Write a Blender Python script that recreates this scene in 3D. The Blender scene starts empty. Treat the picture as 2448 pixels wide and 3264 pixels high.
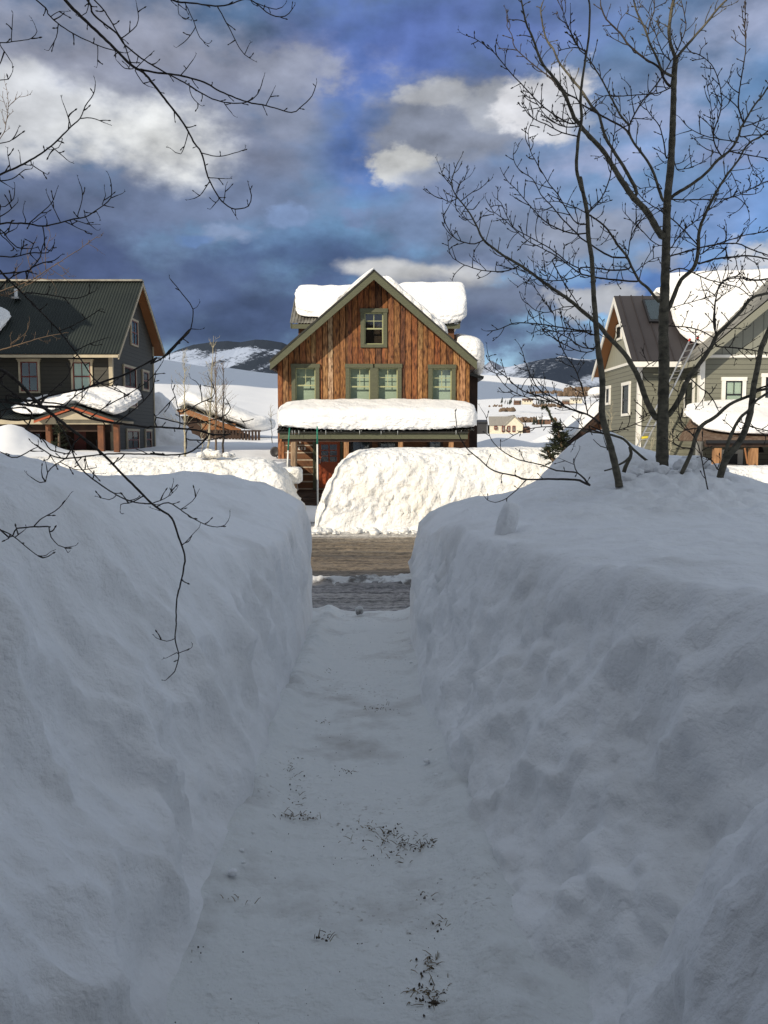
import bpy, bmesh, math, random
import numpy as np
from mathutils import Vector, Matrix
R = math.radians
rng = random.Random(7)
SC = bpy.context.scene
COL = SC.collection

# ------------------------------------------------------------------ camera
EYE = Vector((0, 0, 2.0)); FPX = 2750.0; PITCH = math.atan(232 / FPX)
cam_d = bpy.data.cameras.new('camera'); cam = bpy.data.objects.new('camera', cam_d); COL.objects.link(cam)
cam.location = EYE; cam.rotation_euler = (R(90) - PITCH, 0, 0)
cam_d.sensor_fit = 'HORIZONTAL'; cam_d.sensor_width = 36.0; cam_d.lens = 36.0 * FPX / 2448
cam_d.clip_start = 0.05; cam_d.clip_end = 30000
SC.camera = cam
SUN_AZ, SUN_EL = 41.0, 27.5           # sun behind the viewer's left shoulder
SC.view_settings.view_transform = 'Standard'; SC.view_settings.look = 'None'
SC.view_settings.exposure = 0.0; SC.view_settings.gamma = 1.0
SC.cycles.use_denoising = True
SC.cycles.max_bounces = 6; SC.cycles.diffuse_bounces = 4; SC.cycles.glossy_bounces = 3
SC.cycles.transparent_max_bounces = 8
SC.cycles.caustics_reflective = False; SC.cycles.caustics_refractive = False

def lin(c):
    c = c / 255.0
    return c / 12.92 if c <= 0.04045 else ((c + 0.055) / 1.055) ** 2.4
def L3(r, g, b, k=1.0): return (lin(r) * k, lin(g) * k, lin(b) * k)
def P(px, py, Y):
    """the world point at distance Y (metres ahead of the eye) seen at photo pixel px, py"""
    u = (px - 1224) / FPX; v = (1632 - py) / FPX
    dy = math.cos(PITCH) + v * math.sin(PITCH); dz = -math.sin(PITCH) + v * math.cos(PITCH)
    s = Y / dy
    return Vector((u * s, Y, EYE.z + dz * s))
def PX(px, Y): return P(px, 1400, Y).x
def PZ(py, Y): return P(1224, py, Y).z

# ------------------------------------------------------------------ world
W = bpy.data.worlds.new('World'); SC.world = W; W.use_nodes = True
def build_world():
    nt = W.node_tree; N = nt.nodes; K = nt.links; N.clear()
    S = 0.10
    out = N.new('ShaderNodeOutputWorld'); bg = N.new('ShaderNodeBackground'); bg.inputs['Strength'].default_value = S
    K.new(bg.outputs[0], out.inputs[0])
    sky = N.new('ShaderNodeTexSky'); sky.sky_type = 'NISHITA'; sky.sun_disc = False
    sky.sun_elevation = R(SUN_EL); sky.sun_rotation = R(180 + SUN_AZ)
    sky.altitude = 2600; sky.air_density = 1.0; sky.dust_density = 0.3; sky.ozone_density = 3.0
    tc = N.new('ShaderNodeTexCoord')
    def vm(op, a, b):
        n = N.new('ShaderNodeVectorMath'); n.operation = op
        for i, q in enumerate((a, b)):
            if q is None: continue
            if hasattr(q, 'node'): K.new(q, n.inputs[i])
            else: n.inputs[i].default_value = q
        return n
    def mt(op, a, b, clamp=False):
        n = N.new('ShaderNodeMath'); n.operation = op; n.use_clamp = clamp
        for i, q in enumerate((a, b)):
            if hasattr(q, 'node'): K.new(q, n.inputs[i])
            else: n.inputs[i].default_value = q
        return n.outputs[0]
    def noise(vec, scale, detail, rough=0.55, dist=0.0):
        n = N.new('ShaderNodeTexNoise'); n.inputs['Scale'].default_value = scale; n.inputs['Detail'].default_value = detail
        n.inputs['Roughness'].default_value = rough; n.inputs['Distortion'].default_value = dist
        K.new(vec, n.inputs['Vector']); return n
    d = tc.outputs['Generated']
    st = vm('MULTIPLY', d, (1.0, 1.0, 1.7)).outputs[0]
    nw = noise(st, 4.2, 7, 0.52)
    wv = vm('SUBTRACT', nw.outputs['Color'], (0.5, 0.5, 0.5)).outputs[0]
    wd = vm('ADD', d, vm('MULTIPLY', wv, (0.12, 0.0, 0.06)).outputs[0]).outputs[0]
    ne = noise(st, 9.0, 8, 0.54).outputs['Fac']
    nl = noise(vm('ADD', st, (0.010, 0.0, -0.022)).outputs[0], 9.0, 8, 0.54).outputs['Fac']
    nf = noise(st, 26.0, 6, 0.58).outputs['Fac']
    # deepen the mountain-air blue a little
    cur = vm('MULTIPLY', sky.outputs[0], (1.10, 1.12, 1.06)).outputs[0]
    def mix(fac, a, col):
        n = N.new('ShaderNodeMix'); n.data_type = 'RGBA'
        K.new(fac, n.inputs[0]); K.new(a, n.inputs[6])
        if hasattr(col, 'node'): K.new(col, n.inputs[7])
        else: n.inputs[7].default_value = (*col, 1)
        return n.outputs[2]
    def mr(v, a, b, c=0.0, e=1.0, smooth=True):
        n = N.new('ShaderNodeMapRange'); n.interpolation_type = 'SMOOTHSTEP' if smooth else 'LINEAR'
        K.new(v, n.inputs[0]); n.inputs[1].default_value = a; n.inputs[2].default_value = b
        n.inputs[3].default_value = c; n.inputs[4].default_value = e
        return n.outputs[0]
    # general broken cloud all over the sky
    g = noise(vm('MULTIPLY', d, (1, 1, 2.0)).outputs[0], 2.6, 7, 0.55).outputs['Fac']
    gcol = L3(140, 150, 180, 1 / S)
    cur = mix(mr(g, 0.42, 0.68, 0.0, 0.6), cur, gcol)
    # heavier pale cloud overhead and behind the viewer
    dt = N.new('ShaderNodeVectorMath'); dt.operation = 'DOT_PRODUCT'; K.new(d, dt.inputs[0]); dt.inputs[1].default_value = (0, .975, .222)
    away = mr(dt.outputs['Value'], 0.86, 0.70)
    cur = mix(mt('MULTIPLY', away, mr(g, 0.28, 0.52, 0.55, 1.0)), cur, L3(175, 183, 195, 1 / S))
    # the clouds seen ahead: (px, py, rx, ry, rgb, opacity, softness)
    k = 1.4755
    B = [
     # blue openings first, then clouds over them
     (840, 120, 330, 230, (80, 112, 180), .9, .8), (760, 330, 160, 130, (84, 116, 182), .8, .8), (1540, 480, 330, 160, (104, 140, 200), .7, .8),
     (980, 60, 500, 170, (98, 116, 176), .7, .8), (1380, 620, 330, 60, (88, 130, 200), .85, .7),
     (230, 130, 480, 190, (146, 150, 168), .95, .6), (430, 330, 330, 160, (126, 134, 158), .95, .5),
     (120, 450, 420, 130, (104, 116, 146), .95, .6), (520, 440, 280, 90, (110, 124, 154), .9, .55),
     (470, 670, 980, 150, (86, 102, 138), 1.0, .9), (300, 600, 560, 120, (90, 106, 142), .9, .9), (560, 690, 420, 70, (72, 88, 122), .7, .8), (300, 700, 320, 60, (76, 92, 126), .7, .8), (80, 560, 300, 110, (74, 88, 124), .9, .6), (660, 560, 300, 90, (74, 92, 130), .9, .8),
     (160, 265, 280, 92, (213, 215, 220), .97, .7), (330, 300, 190, 86, (226, 227, 228), .97, .7), (70, 245, 120, 60, (190, 192, 198), .8, .6),
     (640, 165, 95, 42, (150, 156, 176), .8, .5), (610, 260, 130, 60, (134, 142, 164), .85, .5),
     (480, 515, 100, 30, (138, 156, 190), .9, .45), (610, 475, 80, 38, (128, 150, 190), .85, .45), (420, 525, 60, 20, (110, 140, 190), .8, .4),
     (760, 470, 90, 34, (124, 142, 182), .75, .4),
     (975, 260, 200, 92, (138, 145, 163), .97, .35), (940, 197, 95, 26, (182, 184, 190), .8, .5), (1090, 220, 100, 45, (168, 172, 182), .8, .5),
     (878, 352, 74, 36, (206, 207, 208), .95, .4), (1010, 395, 150, 40, (120, 134, 164), .8, .5),
     (900, 470, 210, 60, (116, 128, 160), .7, .5), (1120, 500, 170, 66, (120, 132, 158), .9, .45), (1020, 560, 140, 40, (104, 118, 148), .8, .5),
     (1330, 470, 300, 150, (140, 152, 182), .65, .9), (1180, 380, 160, 80, (128, 142, 176), .6, .9),
     (1195, 215, 86, 66, (214, 214, 220), .95, .4), (1230, 255, 60, 50, (200, 202, 210), .7, .5),
     (930, 592, 190, 34, (196, 196, 198), .95, .45), (1050, 640, 240, 60, (112, 122, 146), .95, .45), (1010, 700, 300, 70, (84, 97, 130), .85, .6),
     (1330, 360, 120, 30, (150, 160, 192), .7, .6), (1480, 250, 110, 26, (156, 166, 200), .6, .7), (1560, 80, 190, 110, (158, 166, 194), .85, .7),
     (1290, 500, 150, 60, (146, 154, 174), .85, .5), (1400, 560, 90, 34, (160, 166, 180), .6, .5), (1640, 560, 90, 46, (206, 208, 216), .95, .4),
     (1270, 640, 110, 40, (176, 178, 184), .9, .4), (1220, 740, 170, 70, (92, 104, 134), .9, .6), (1560, 330, 150, 30, (140, 152, 190), .6, .6),
    ]
    for (cx, cy, rx, ry, c, op, soft) in B:
        v = (P(cx * k, cy * k, 1.0) - EYE).normalized()
        a = vm('SUBTRACT', wd, tuple(v)).outputs[0]
        a = vm('MULTIPLY', a, (FPX / (rx * k), 1.6, FPX / (ry * k))).outputs[0]
        ln = N.new('ShaderNodeVectorMath'); ln.operation = 'LENGTH'; K.new(a, ln.inputs[0])
        t = mt('SUBTRACT', 1.0, ln.outputs['Value']); q = 1.7 if rx < 130 else 1.0
        t = mt('ADD', t, mt('MULTIPLY', mt('SUBTRACT', ne, 0.5), 1.5 * q))
        t = mt('ADD', t, mt('MULTIPLY', mt('SUBTRACT', nf, 0.5), 0.6 * q * q)); t = mt('ADD', t, mt('MULTIPLY', mt('SUBTRACT', nw.outputs['Fac'], 0.5), 1.3))
        f = mr(t, -0.05, soft * 1.15, 0.0, op)
        cur = mix(f, cur, L3(*c, 1 / S))
    # fine light and dark within the clouds
    md = mt('ADD', mr(ne, 0.3, 0.72, 0.90, 1.12, False), mt('MULTIPLY', mt('SUBTRACT', ne, nl), 1.5))
    cur = vm('MULTIPLY', cur, (1.0, 1.01, 1.0)).outputs[0]
    sc = N.new('ShaderNodeVectorMath'); sc.operation = 'SCALE'; K.new(cur, sc.inputs[0]); K.new(md, sc.inputs['Scale'])
    K.new(sc.outputs[0], bg.inputs['Color'])
build_world()
W.cycles.sampling_method = 'MANUAL'; W.cycles.sample_map_resolution = 512

# ------------------------------------------------------------------ sun
sl = bpy.data.lights.new('sun', 'SUN'); so = bpy.data.objects.new('sun', sl); COL.objects.link(so)
sl.energy = 4.6; sl.angle = R(0.5); sl.color = (1.0, 0.88, 0.70)
sdir = Vector((-math.sin(R(SUN_AZ)) * math.cos(R(SUN_EL)), -math.cos(R(SUN_AZ)) * math.cos(R(SUN_EL)), math.sin(R(SUN_EL))))
so.rotation_euler = sdir.to_track_quat('Z', 'Y').to_euler(); so.location = (0, 0, 40)

# ------------------------------------------------------------------ noise
_p = np.random.RandomState(3).permutation(256); _p = np.concatenate([_p, _p, _p])
_g = np.random.RandomState(5).normal(size=(256, 3)); _g /= np.linalg.norm(_g, axis=1)[:, None]
def perlin(x, y, z):
    x, y, z = np.broadcast_arrays(x, y, z)
    xi, yi, zi = np.floor(x).astype(int), np.floor(y).astype(int), np.floor(z).astype(int)
    xf, yf, zf = x - xi, y - yi, z - zi
    u, v, w = [t * t * t * (t * (t * 6 - 15) + 10) for t in (xf, yf, zf)]
    def gr(i, j, k):
        h = _p[_p[_p[(xi + i) & 255] + ((yi + j) & 255)] + ((zi + k) & 255)]
        q = _g[h]
        return q[..., 0] * (xf - i) + q[..., 1] * (yf - j) + q[..., 2] * (zf - k)
    l = lambda a, b, t: a + (b - a) * t
    return l(l(l(gr(0,0,0), gr(1,0,0), u), l(gr(0,1,0), gr(1,1,0), u), v), l(l(gr(0,0,1), gr(1,0,1), u), l(gr(0,1,1), gr(1,1,1), u), v), w)
def fbm(x, y, z, o=4, g=0.5):
    s = 0; a = 1.0; f = 1.0
    for i in range(o):
        s = s + a * perlin(x * f + 17.3 * i, y * f + 5.1 * i, z * f + 9.7 * i); a *= g; f *= 2.03
    return s
def worley(x, y, z, seed=0):
    """distance to the nearest scattered point, 0 at cell centres, about 1 at their borders"""
    xi, yi, zi = np.floor(x).astype(int), np.floor(y).astype(int), np.floor(z).astype(int)
    best = np.full(x.shape, 9.0)
    for i in (-1, 0, 1):
        for j in (-1, 0, 1):
            for k in (-1, 0, 1):
                cx, cy, cz = xi + i, yi + j, zi + k
                h = _p[_p[_p[(cx + seed) & 255] + (cy & 255)] + (cz & 255)]
                dx = cx + (_p[h] / 255.0) - x; dy = cy + (_p[h + 1] / 255.0) - y; dz = cz + (_p[h + 2] / 255.0) - z
                best = np.minimum(best, dx * dx + dy * dy + dz * dz)
    return np.sqrt(best)
def smooth(x, a, b):
    t = np.clip((x - a) / (b - a), 0, 1); return t * t * (3 - 2 * t)
def smin(a, b, r):
    h = np.clip(0.5 + 0.5 * (b - a) / r, 0, 1); return b + (a - b) * h - r * h * (1 - h)

# ------------------------------------------------------------------ materials
MATS = {}
def mat(name, base, rough=0.7, metal=0.0, var=None, vscale=4.0, vstretch=(1, 1, 1), bump=0.0, bscale=30.0, bstretch=None, detail=4, spec=0.4, coords='Object', attr=None):
    """procedural material: base colour varied by noise towards var, with bump"""
    m = bpy.data.materials.new(name); m.use_nodes = True; nt = m.node_tree; N = nt.nodes; K = nt.links
    b = N['Principled BSDF']; b.inputs['Roughness'].default_value = rough; b.inputs['Metallic'].default_value = metal
    b.inputs['Specular IOR Level'].default_value = spec
    tc = N.new('ShaderNodeTexCoord')
    def mp(s):
        n = N.new('ShaderNodeMapping'); n.inputs['Scale'].default_value = s; K.new(tc.outputs[coords], n.inputs[0]); return n.outputs[0]
    col = None
    if attr:
        a = N.new('ShaderNodeAttribute'); a.attribute_name = attr; col = a.outputs['Color']
    rgb = N.new('ShaderNodeRGB'); rgb.outputs[0].default_value = (*base, 1)
    src = col or rgb.outputs[0]
    nz = N.new('ShaderNodeTexNoise'); nz.inputs['Scale'].default_value = vscale; nz.inputs['Detail'].default_value = detail
    K.new(mp(vstretch), nz.inputs['Vector'])
    mx = N.new('ShaderNodeMix'); mx.data_type = 'RGBA'
    rp = N.new('ShaderNodeMapRange'); rp.inputs[1].default_value = 0.38; rp.inputs[2].default_value = 0.66; K.new(nz.outputs['Fac'], rp.inputs[0])
    if attr:   # darken by noise, multiplied
        mx.blend_type = 'MULTIPLY'
    K.new(rp.outputs[0], mx.inputs[0]); K.new(src, mx.inputs[6]); mx.inputs[7].default_value = (*(var or tuple(c * 0.8 for c in base)), 1)
    K.new(mx.outputs[2], b.inputs['Base Color'])
    if name == 'board':          # knots: small dark rounds scattered down the boards
        vo = N.new('ShaderNodeTexVoronoi'); vo.inputs['Scale'].default_value = 1; K.new(mp((5.2, 5.2, 2.4)), vo.inputs['Vector'])
        kr = N.new('ShaderNodeMapRange'); kr.inputs[1].default_value = .10; kr.inputs[2].default_value = .17; kr.inputs[3].default_value = .28; kr.inputs[4].default_value = 1; K.new(vo.outputs['Distance'], kr.inputs[0])
        km = N.new('ShaderNodeVectorMath'); km.operation = 'SCALE'; K.new(mx.outputs[2], km.inputs[0]); K.new(kr.outputs[0], km.inputs['Scale']); K.new(km.outputs[0], b.inputs['Base Color'])
    if bump:
        n2 = N.new('ShaderNodeTexNoise'); n2.inputs['Scale'].default_value = bscale; n2.inputs['Detail'].default_value = 5
        K.new(mp(bstretch or vstretch), n2.inputs['Vector'])
        bp = N.new('ShaderNodeBump'); bp.inputs['Strength'].default_value = bump; bp.inputs['Distance'].default_value = 0.02
        K.new(n2.outputs['Fac'], bp.inputs['Height']); K.new(bp.outputs[0], b.inputs['Normal'])
    MATS[name] = m
    return m
def snow_mat(name, base=(0.86, 0.87, 0.89), bscale=28, bstr=0.5, dist=0.02, dirt=None, dscale=1.2, dlo=0.6, dhi=0.75, pit=0.0):
    m = bpy.data.materials.new(name); m.use_nodes = True; nt = m.node_tree; N = nt.nodes; K = nt.links
    b = N['Principled BSDF']; b.inputs['Roughness'].default_value = 0.62; b.inputs['Specular IOR Level'].default_value = 0.3
    tc = N.new('ShaderNodeTexCoord')
    n1 = N.new('ShaderNodeTexNoise'); n1.inputs['Scale'].default_value = bscale; n1.inputs['Detail'].default_value = 6; n1.inputs['Roughness'].default_value = 0.6
    K.new(tc.outputs['Object'], n1.inputs['Vector'])
    bp = N.new('ShaderNodeBump'); bp.inputs['Strength'].default_value = bstr; bp.inputs['Distance'].default_value = dist
    K.new(n1.outputs['Fac'], bp.inputs['Height'])
    nrm = bp.outputs[0]
    if pit:
        n3 = N.new('ShaderNodeTexNoise'); n3.inputs['Scale'].default_value = bscale * 0.22; n3.inputs['Detail'].default_value = 5
        K.new(tc.outputs['Object'], n3.inputs['Vector'])
        b2 = N.new('ShaderNodeBump'); b2.inputs['Strength'].default_value = 0.8; b2.inputs['Distance'].default_value = pit
        K.new(n3.outputs['Fac'], b2.inputs['Height']); K.new(nrm, b2.inputs['Normal']); nrm = b2.outputs[0]
    K.new(nrm, b.inputs['Normal'])
    n2 = N.new('ShaderNodeTexNoise'); n2.inputs['Scale'].default_value = dscale; n2.inputs['Detail'].default_value = 7; n2.inputs['Roughness'].default_value = 0.62
    K.new(tc.outputs['Object'], n2.inputs['Vector'])
    rp = N.new('ShaderNodeMapRange'); rp.inputs[1].default_value = dlo; rp.inputs[2].default_value = dhi; K.new(n2.outputs['Fac'], rp.inputs[0])
    mx = N.new('ShaderNodeMix'); mx.data_type = 'RGBA'; K.new(rp.outputs[0], mx.inputs[0])
    mx.inputs[6].default_value = (*base, 1); mx.inputs[7].default_value = (*(dirt or (base[0] * .93, base[1] * .93, base[2] * .94)), 1)
    col = mx.outputs[2]
    if name == 'snow_path':      # sandy grit trodden into the path, in patches
        def nz(s, d): n = N.new('ShaderNodeTexNoise'); n.inputs['Scale'].default_value = s; n.inputs['Detail'].default_value = d; K.new(tc.outputs['Object'], n.inputs['Vector']); return n.outputs['Fac']
        def mr(v, a, c): n = N.new('ShaderNodeMapRange'); n.inputs[1].default_value = a; n.inputs[2].default_value = c; K.new(v, n.inputs[0]); return n.outputs[0]
        mu = N.new('ShaderNodeMath'); mu.operation = 'MULTIPLY'; K.new(mr(nz(42, 4), .60, .74), mu.inputs[0]); K.new(mr(nz(1.7, 5), .48, .70), mu.inputs[1])
        m3 = N.new('ShaderNodeMix'); m3.data_type = 'RGBA'; K.new(mu.outputs[0], m3.inputs[0]); K.new(col, m3.inputs[6]); m3.inputs[7].default_value = (.26, .23, .20, 1); col = m3.outputs[2]
    K.new(col, b.inputs['Base Color'])
    MATS[name] = m
    return m
snow_mat('snow_near', (0.86, 0.87, 0.89), 34, 0.8, 0.014, (0.70, 0.70, 0.70), 1.4, 0.50, 0.75, 0.03)
snow_mat('snow_path', (0.76, 0.78, 0.78), 40, 0.7, 0.015, (0.44, 0.425, 0.41), 2.2, 0.52, 0.80, 0.04)
snow_mat('snow_far', (0.87, 0.87, 0.86), 9, 1.0, 0.07, (0.82, 0.79, 0.72), 0.9, 0.50, 0.72, 0.20)
snow_mat('snow_roof', (0.88, 0.88, 0.88), 11, 0.8, 0.05, pit=0.08)
snow_mat('snow_hill', (0.86, 0.87, 0.89), 0.05, 0.3, 2.0)
mat('bark_dark', (0.030, 0.024, 0.020), 0.85, var=(0.055, 0.046, 0.038), vscale=30, vstretch=(1, 1, .3), bump=.6, bscale=60)
mat('bark_aspen', (0.125, 0.112, 0.080), 0.8, var=(0.05, 0.045, 0.032), vscale=14, vstretch=(1, 1, 1.6), bump=.5, bscale=50)
mat('bark_twig', (0.030, 0.024, 0.020), 0.85, var=(0.05, 0.038, 0.03), vscale=12, bump=.3, bscale=60)
mat('bark_pale', (0.42, 0.38, 0.27), 0.8, var=(0.24, 0.21, 0.15), vscale=9, vstretch=(1, 1, 2))
mat('bark_brown', (0.16, 0.11, 0.07), 0.85, var=(0.10, 0.07, 0.05), vscale=9)
mat('olive_trim', (0.090, 0.095, 0.055), 0.6, var=(0.075, 0.078, 0.048), vscale=6, vstretch=(1, 1, 6), bump=.2, bscale=25)
mat('sash_green', (0.36, 0.37, 0.20), 0.5, var=(0.32, 0.33, 0.18))
mat('sash_red', (0.16, 0.026, 0.018), 0.5, var=(0.11, 0.02, 0.015))
mat('cream_trim', (0.46, 0.40, 0.28), 0.6, var=(0.38, 0.33, 0.24))
mat('white_trim', (0.78, 0.77, 0.72), 0.5, var=(0.70, 0.69, 0.65))
mat('black_sash', (0.015, 0.015, 0.017), 0.4)
mat('blind', (0.56, 0.62, 0.52), 0.8, var=(0.50, 0.56, 0.47), vscale=1, vstretch=(1, 1, 60))
mat('room_dark', (0.022, 0.024, 0.024), 0.9)
mat('orange_wood', (0.26, 0.105, 0.034), 0.6, var=(0.24, 0.10, 0.035), vscale=5, vstretch=(1, 1, 8), bump=.3, bscale=20)
mat('cedar_post', (0.36, 0.19, 0.085), 0.7, var=(0.20, 0.10, 0.045), vscale=7, vstretch=(3, 3, .5), bump=.5, bscale=25)
mat('grey_post', (0.34, 0.24, 0.15), 0.8, var=(0.17, 0.11, 0.07), vscale=9, vstretch=(4, 4, .5), bump=.6, bscale=25)
mat('dark_wood', (0.045, 0.024, 0.015), 0.8, var=(0.025, 0.014, 0.01), vscale=5)
mat('log_wood', (0.15, 0.062, 0.024), 0.75, var=(0.10, 0.043, 0.02), vscale=4, vstretch=(.5, 1, 5), bump=.5, bscale=20)
mat('chink', (0.50, 0.42, 0.32), 0.9)
mat('door_red', (0.36, 0.075, 0.022), 0.45, var=(0.28, 0.06, 0.02))
mat('metal_roof_green', (0.026, 0.033, 0.030), 0.6, 0.0, var=(0.020, 0.026, 0.025), vscale=1.2, spec=.25)
mat('shaded_post', (0.17, 0.062, 0.025), 0.7, var=(0.10, 0.04, 0.018), vscale=5)  # orange post wood with the porch shade put into its colour
mat('metal_roof_brown', (0.046, 0.041, 0.043), 0.5, 0.2, var=(0.036, 0.032, 0.034), vscale=.7)
mat('metal_roof_grey', (0.30, 0.29, 0.25), 0.4, 0.5, var=(0.16, 0.15, 0.13), vscale=3)
mat('roof_edge', (0.035, 0.035, 0.03), 0.5, 0.3)
mat('aluminium', (0.62, 0.62, 0.62), 0.3, 0.9)
mat('red_plastic', (0.55, 0.05, 0.03), 0.4)
mat('yellow_label', (0.60, 0.50, 0.05), 0.5)
mat('stake_green', (0.01, 0.20, 0.13), 0.4)
mat('stake_white', (0.80, 0.80, 0.76), 0.4)
mat('dish_dark', (0.035, 0.035, 0.038), 0.5)
mat('ice', (0.75, 0.80, 0.82), 0.15, spec=.7)
mat('shingle', (0.085, 0.050, 0.032), 0.85, var=(0.15, 0.11, 0.08), vscale=9, bump=.6, bscale=20)
mat('needle', (0.014, 0.021, 0.010), 0.85, var=(0.032, 0.038, 0.017), vscale=8)
mat('needle_far', (0.018, 0.026, 0.020), 0.9)
mat('far_yellow', (0.72, 0.66, 0.52), 0.8)
mat('far_roof', (0.30, 0.28, 0.25), 0.7)
mat('far_brown', (0.16, 0.09, 0.06), 0.8)
mat('dead_grass', (0.22, 0.165, 0.085), 0.9, var=(0.10, 0.075, 0.04))
mat('soil', (0.060, 0.044, 0.032), 0.95, var=(0.07, 0.055, 0.04), vscale=20)
mat('own_wall', (0.05, 0.034, 0.025), 0.8, var=(0.035, 0.024, 0.017), vscale=2, vstretch=(6, 6, .5))
mat('number_metal', (0.85, 0.83, 0.76), 0.5, 0.0)
mat('board', (0.2, 0.1, 0.05), 0.7, attr='tone', var=(0.22, 0.15, 0.11), vscale=4.5, vstretch=(5, 5, 1.0), bump=.7, bscale=14, detail=6)
def lap_mat(name, c, c2, lap=0.13, axis='Z', shadow=0.35):
    """horizontal lap siding: real boards are thin, so the lap is bump plus the dark joint"""
    m = bpy.data.materials.new(name); m.use_nodes = True; nt = m.node_tree; N = nt.nodes; K = nt.links
    b = N['Principled BSDF']; b.inputs['Roughness'].default_value = 0.65
    tc = N.new('ShaderNodeTexCoord'); sp = N.new('ShaderNodeSeparateXYZ'); K.new(tc.outputs['Object'], sp.inputs[0])
    def mt(op, a, bb):
        n = N.new('ShaderNodeMath'); n.operation = op
        for i, q in enumerate((a, bb)):
            if hasattr(q, 'node'): K.new(q, n.inputs[i])
            else: n.inputs[i].default_value = q
        return n.outputs[0]
    fr = mt('FRACT', mt('DIVIDE', sp.outputs[axis], lap), 0)
    nz = N.new('ShaderNodeTexNoise'); nz.inputs['Scale'].default_value = 2.5; nz.inputs['Detail'].default_value = 5
    K.new(tc.outputs['Object'], nz.inputs['Vector'])
    mx = N.new('ShaderNodeMix'); mx.data_type = 'RGBA'; K.new(nz.outputs['Fac'], mx.inputs[0]); mx.inputs[6].default_value = (*c, 1); mx.inputs[7].default_value = (*c2, 1)
    gap = mt('LESS_THAN', fr, 0.10)
    m2 = N.new('ShaderNodeMix'); m2.data_type = 'RGBA'; K.new(gap, m2.inputs[0]); K.new(mx.outputs[2], m2.inputs[6]); m2.inputs[7].default_value = tuple(q * shadow for q in c) + (1,)
    K.new(m2.outputs[2], b.inputs['Base Color'])
    bp = N.new('ShaderNodeBump'); bp.inputs['Strength'].default_value = 0.8; bp.inputs['Distance'].default_value = 0.015
    K.new(mt('SUBTRACT', 1.0, fr), bp.inputs['Height']); K.new(bp.outputs[0], b.inputs['Normal'])
    MATS[name] = m
lap_mat('siding_green', (0.034, 0.032, 0.023), (0.027, 0.026, 0.019), 0.14)
lap_mat('siding_grey', (0.175, 0.175, 0.135), (0.145, 0.148, 0.115), 0.15)
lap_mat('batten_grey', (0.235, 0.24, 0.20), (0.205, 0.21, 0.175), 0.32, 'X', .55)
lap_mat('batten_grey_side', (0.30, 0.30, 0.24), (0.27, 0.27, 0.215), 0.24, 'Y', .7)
def glass_mat():
    m = bpy.data.materials.new('pane_glass'); m.use_nodes = True; nt = m.node_tree; N = nt.nodes; K = nt.links; N.clear()
    o = N.new('ShaderNodeOutputMaterial'); mx = N.new('ShaderNodeMixShader'); t = N.new('ShaderNodeBsdfTransparent'); g = N.new('ShaderNodeBsdfGlossy')
    t.inputs[0].default_value = (0.80, 0.86, 0.82, 1); g.inputs['Roughness'].default_value = 0.04; g.inputs[0].default_value = (.9, .95, 1, 1)
    lw = N.new('ShaderNodeFresnel'); lw.inputs[0].default_value = 1.5
    ad = N.new('ShaderNodeMath'); ad.operation = 'ADD'; ad.inputs[1].default_value = 0.0; K.new(lw.outputs[0], ad.inputs[0])
    mx.inputs[0].default_value = 0.10; K.new(t.outputs[0], mx.inputs[1]); K.new(g.outputs[0], mx.inputs[2]); K.new(mx.outputs[0], o.inputs[0])
    MATS['pane_glass'] = m
glass_mat()

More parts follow.
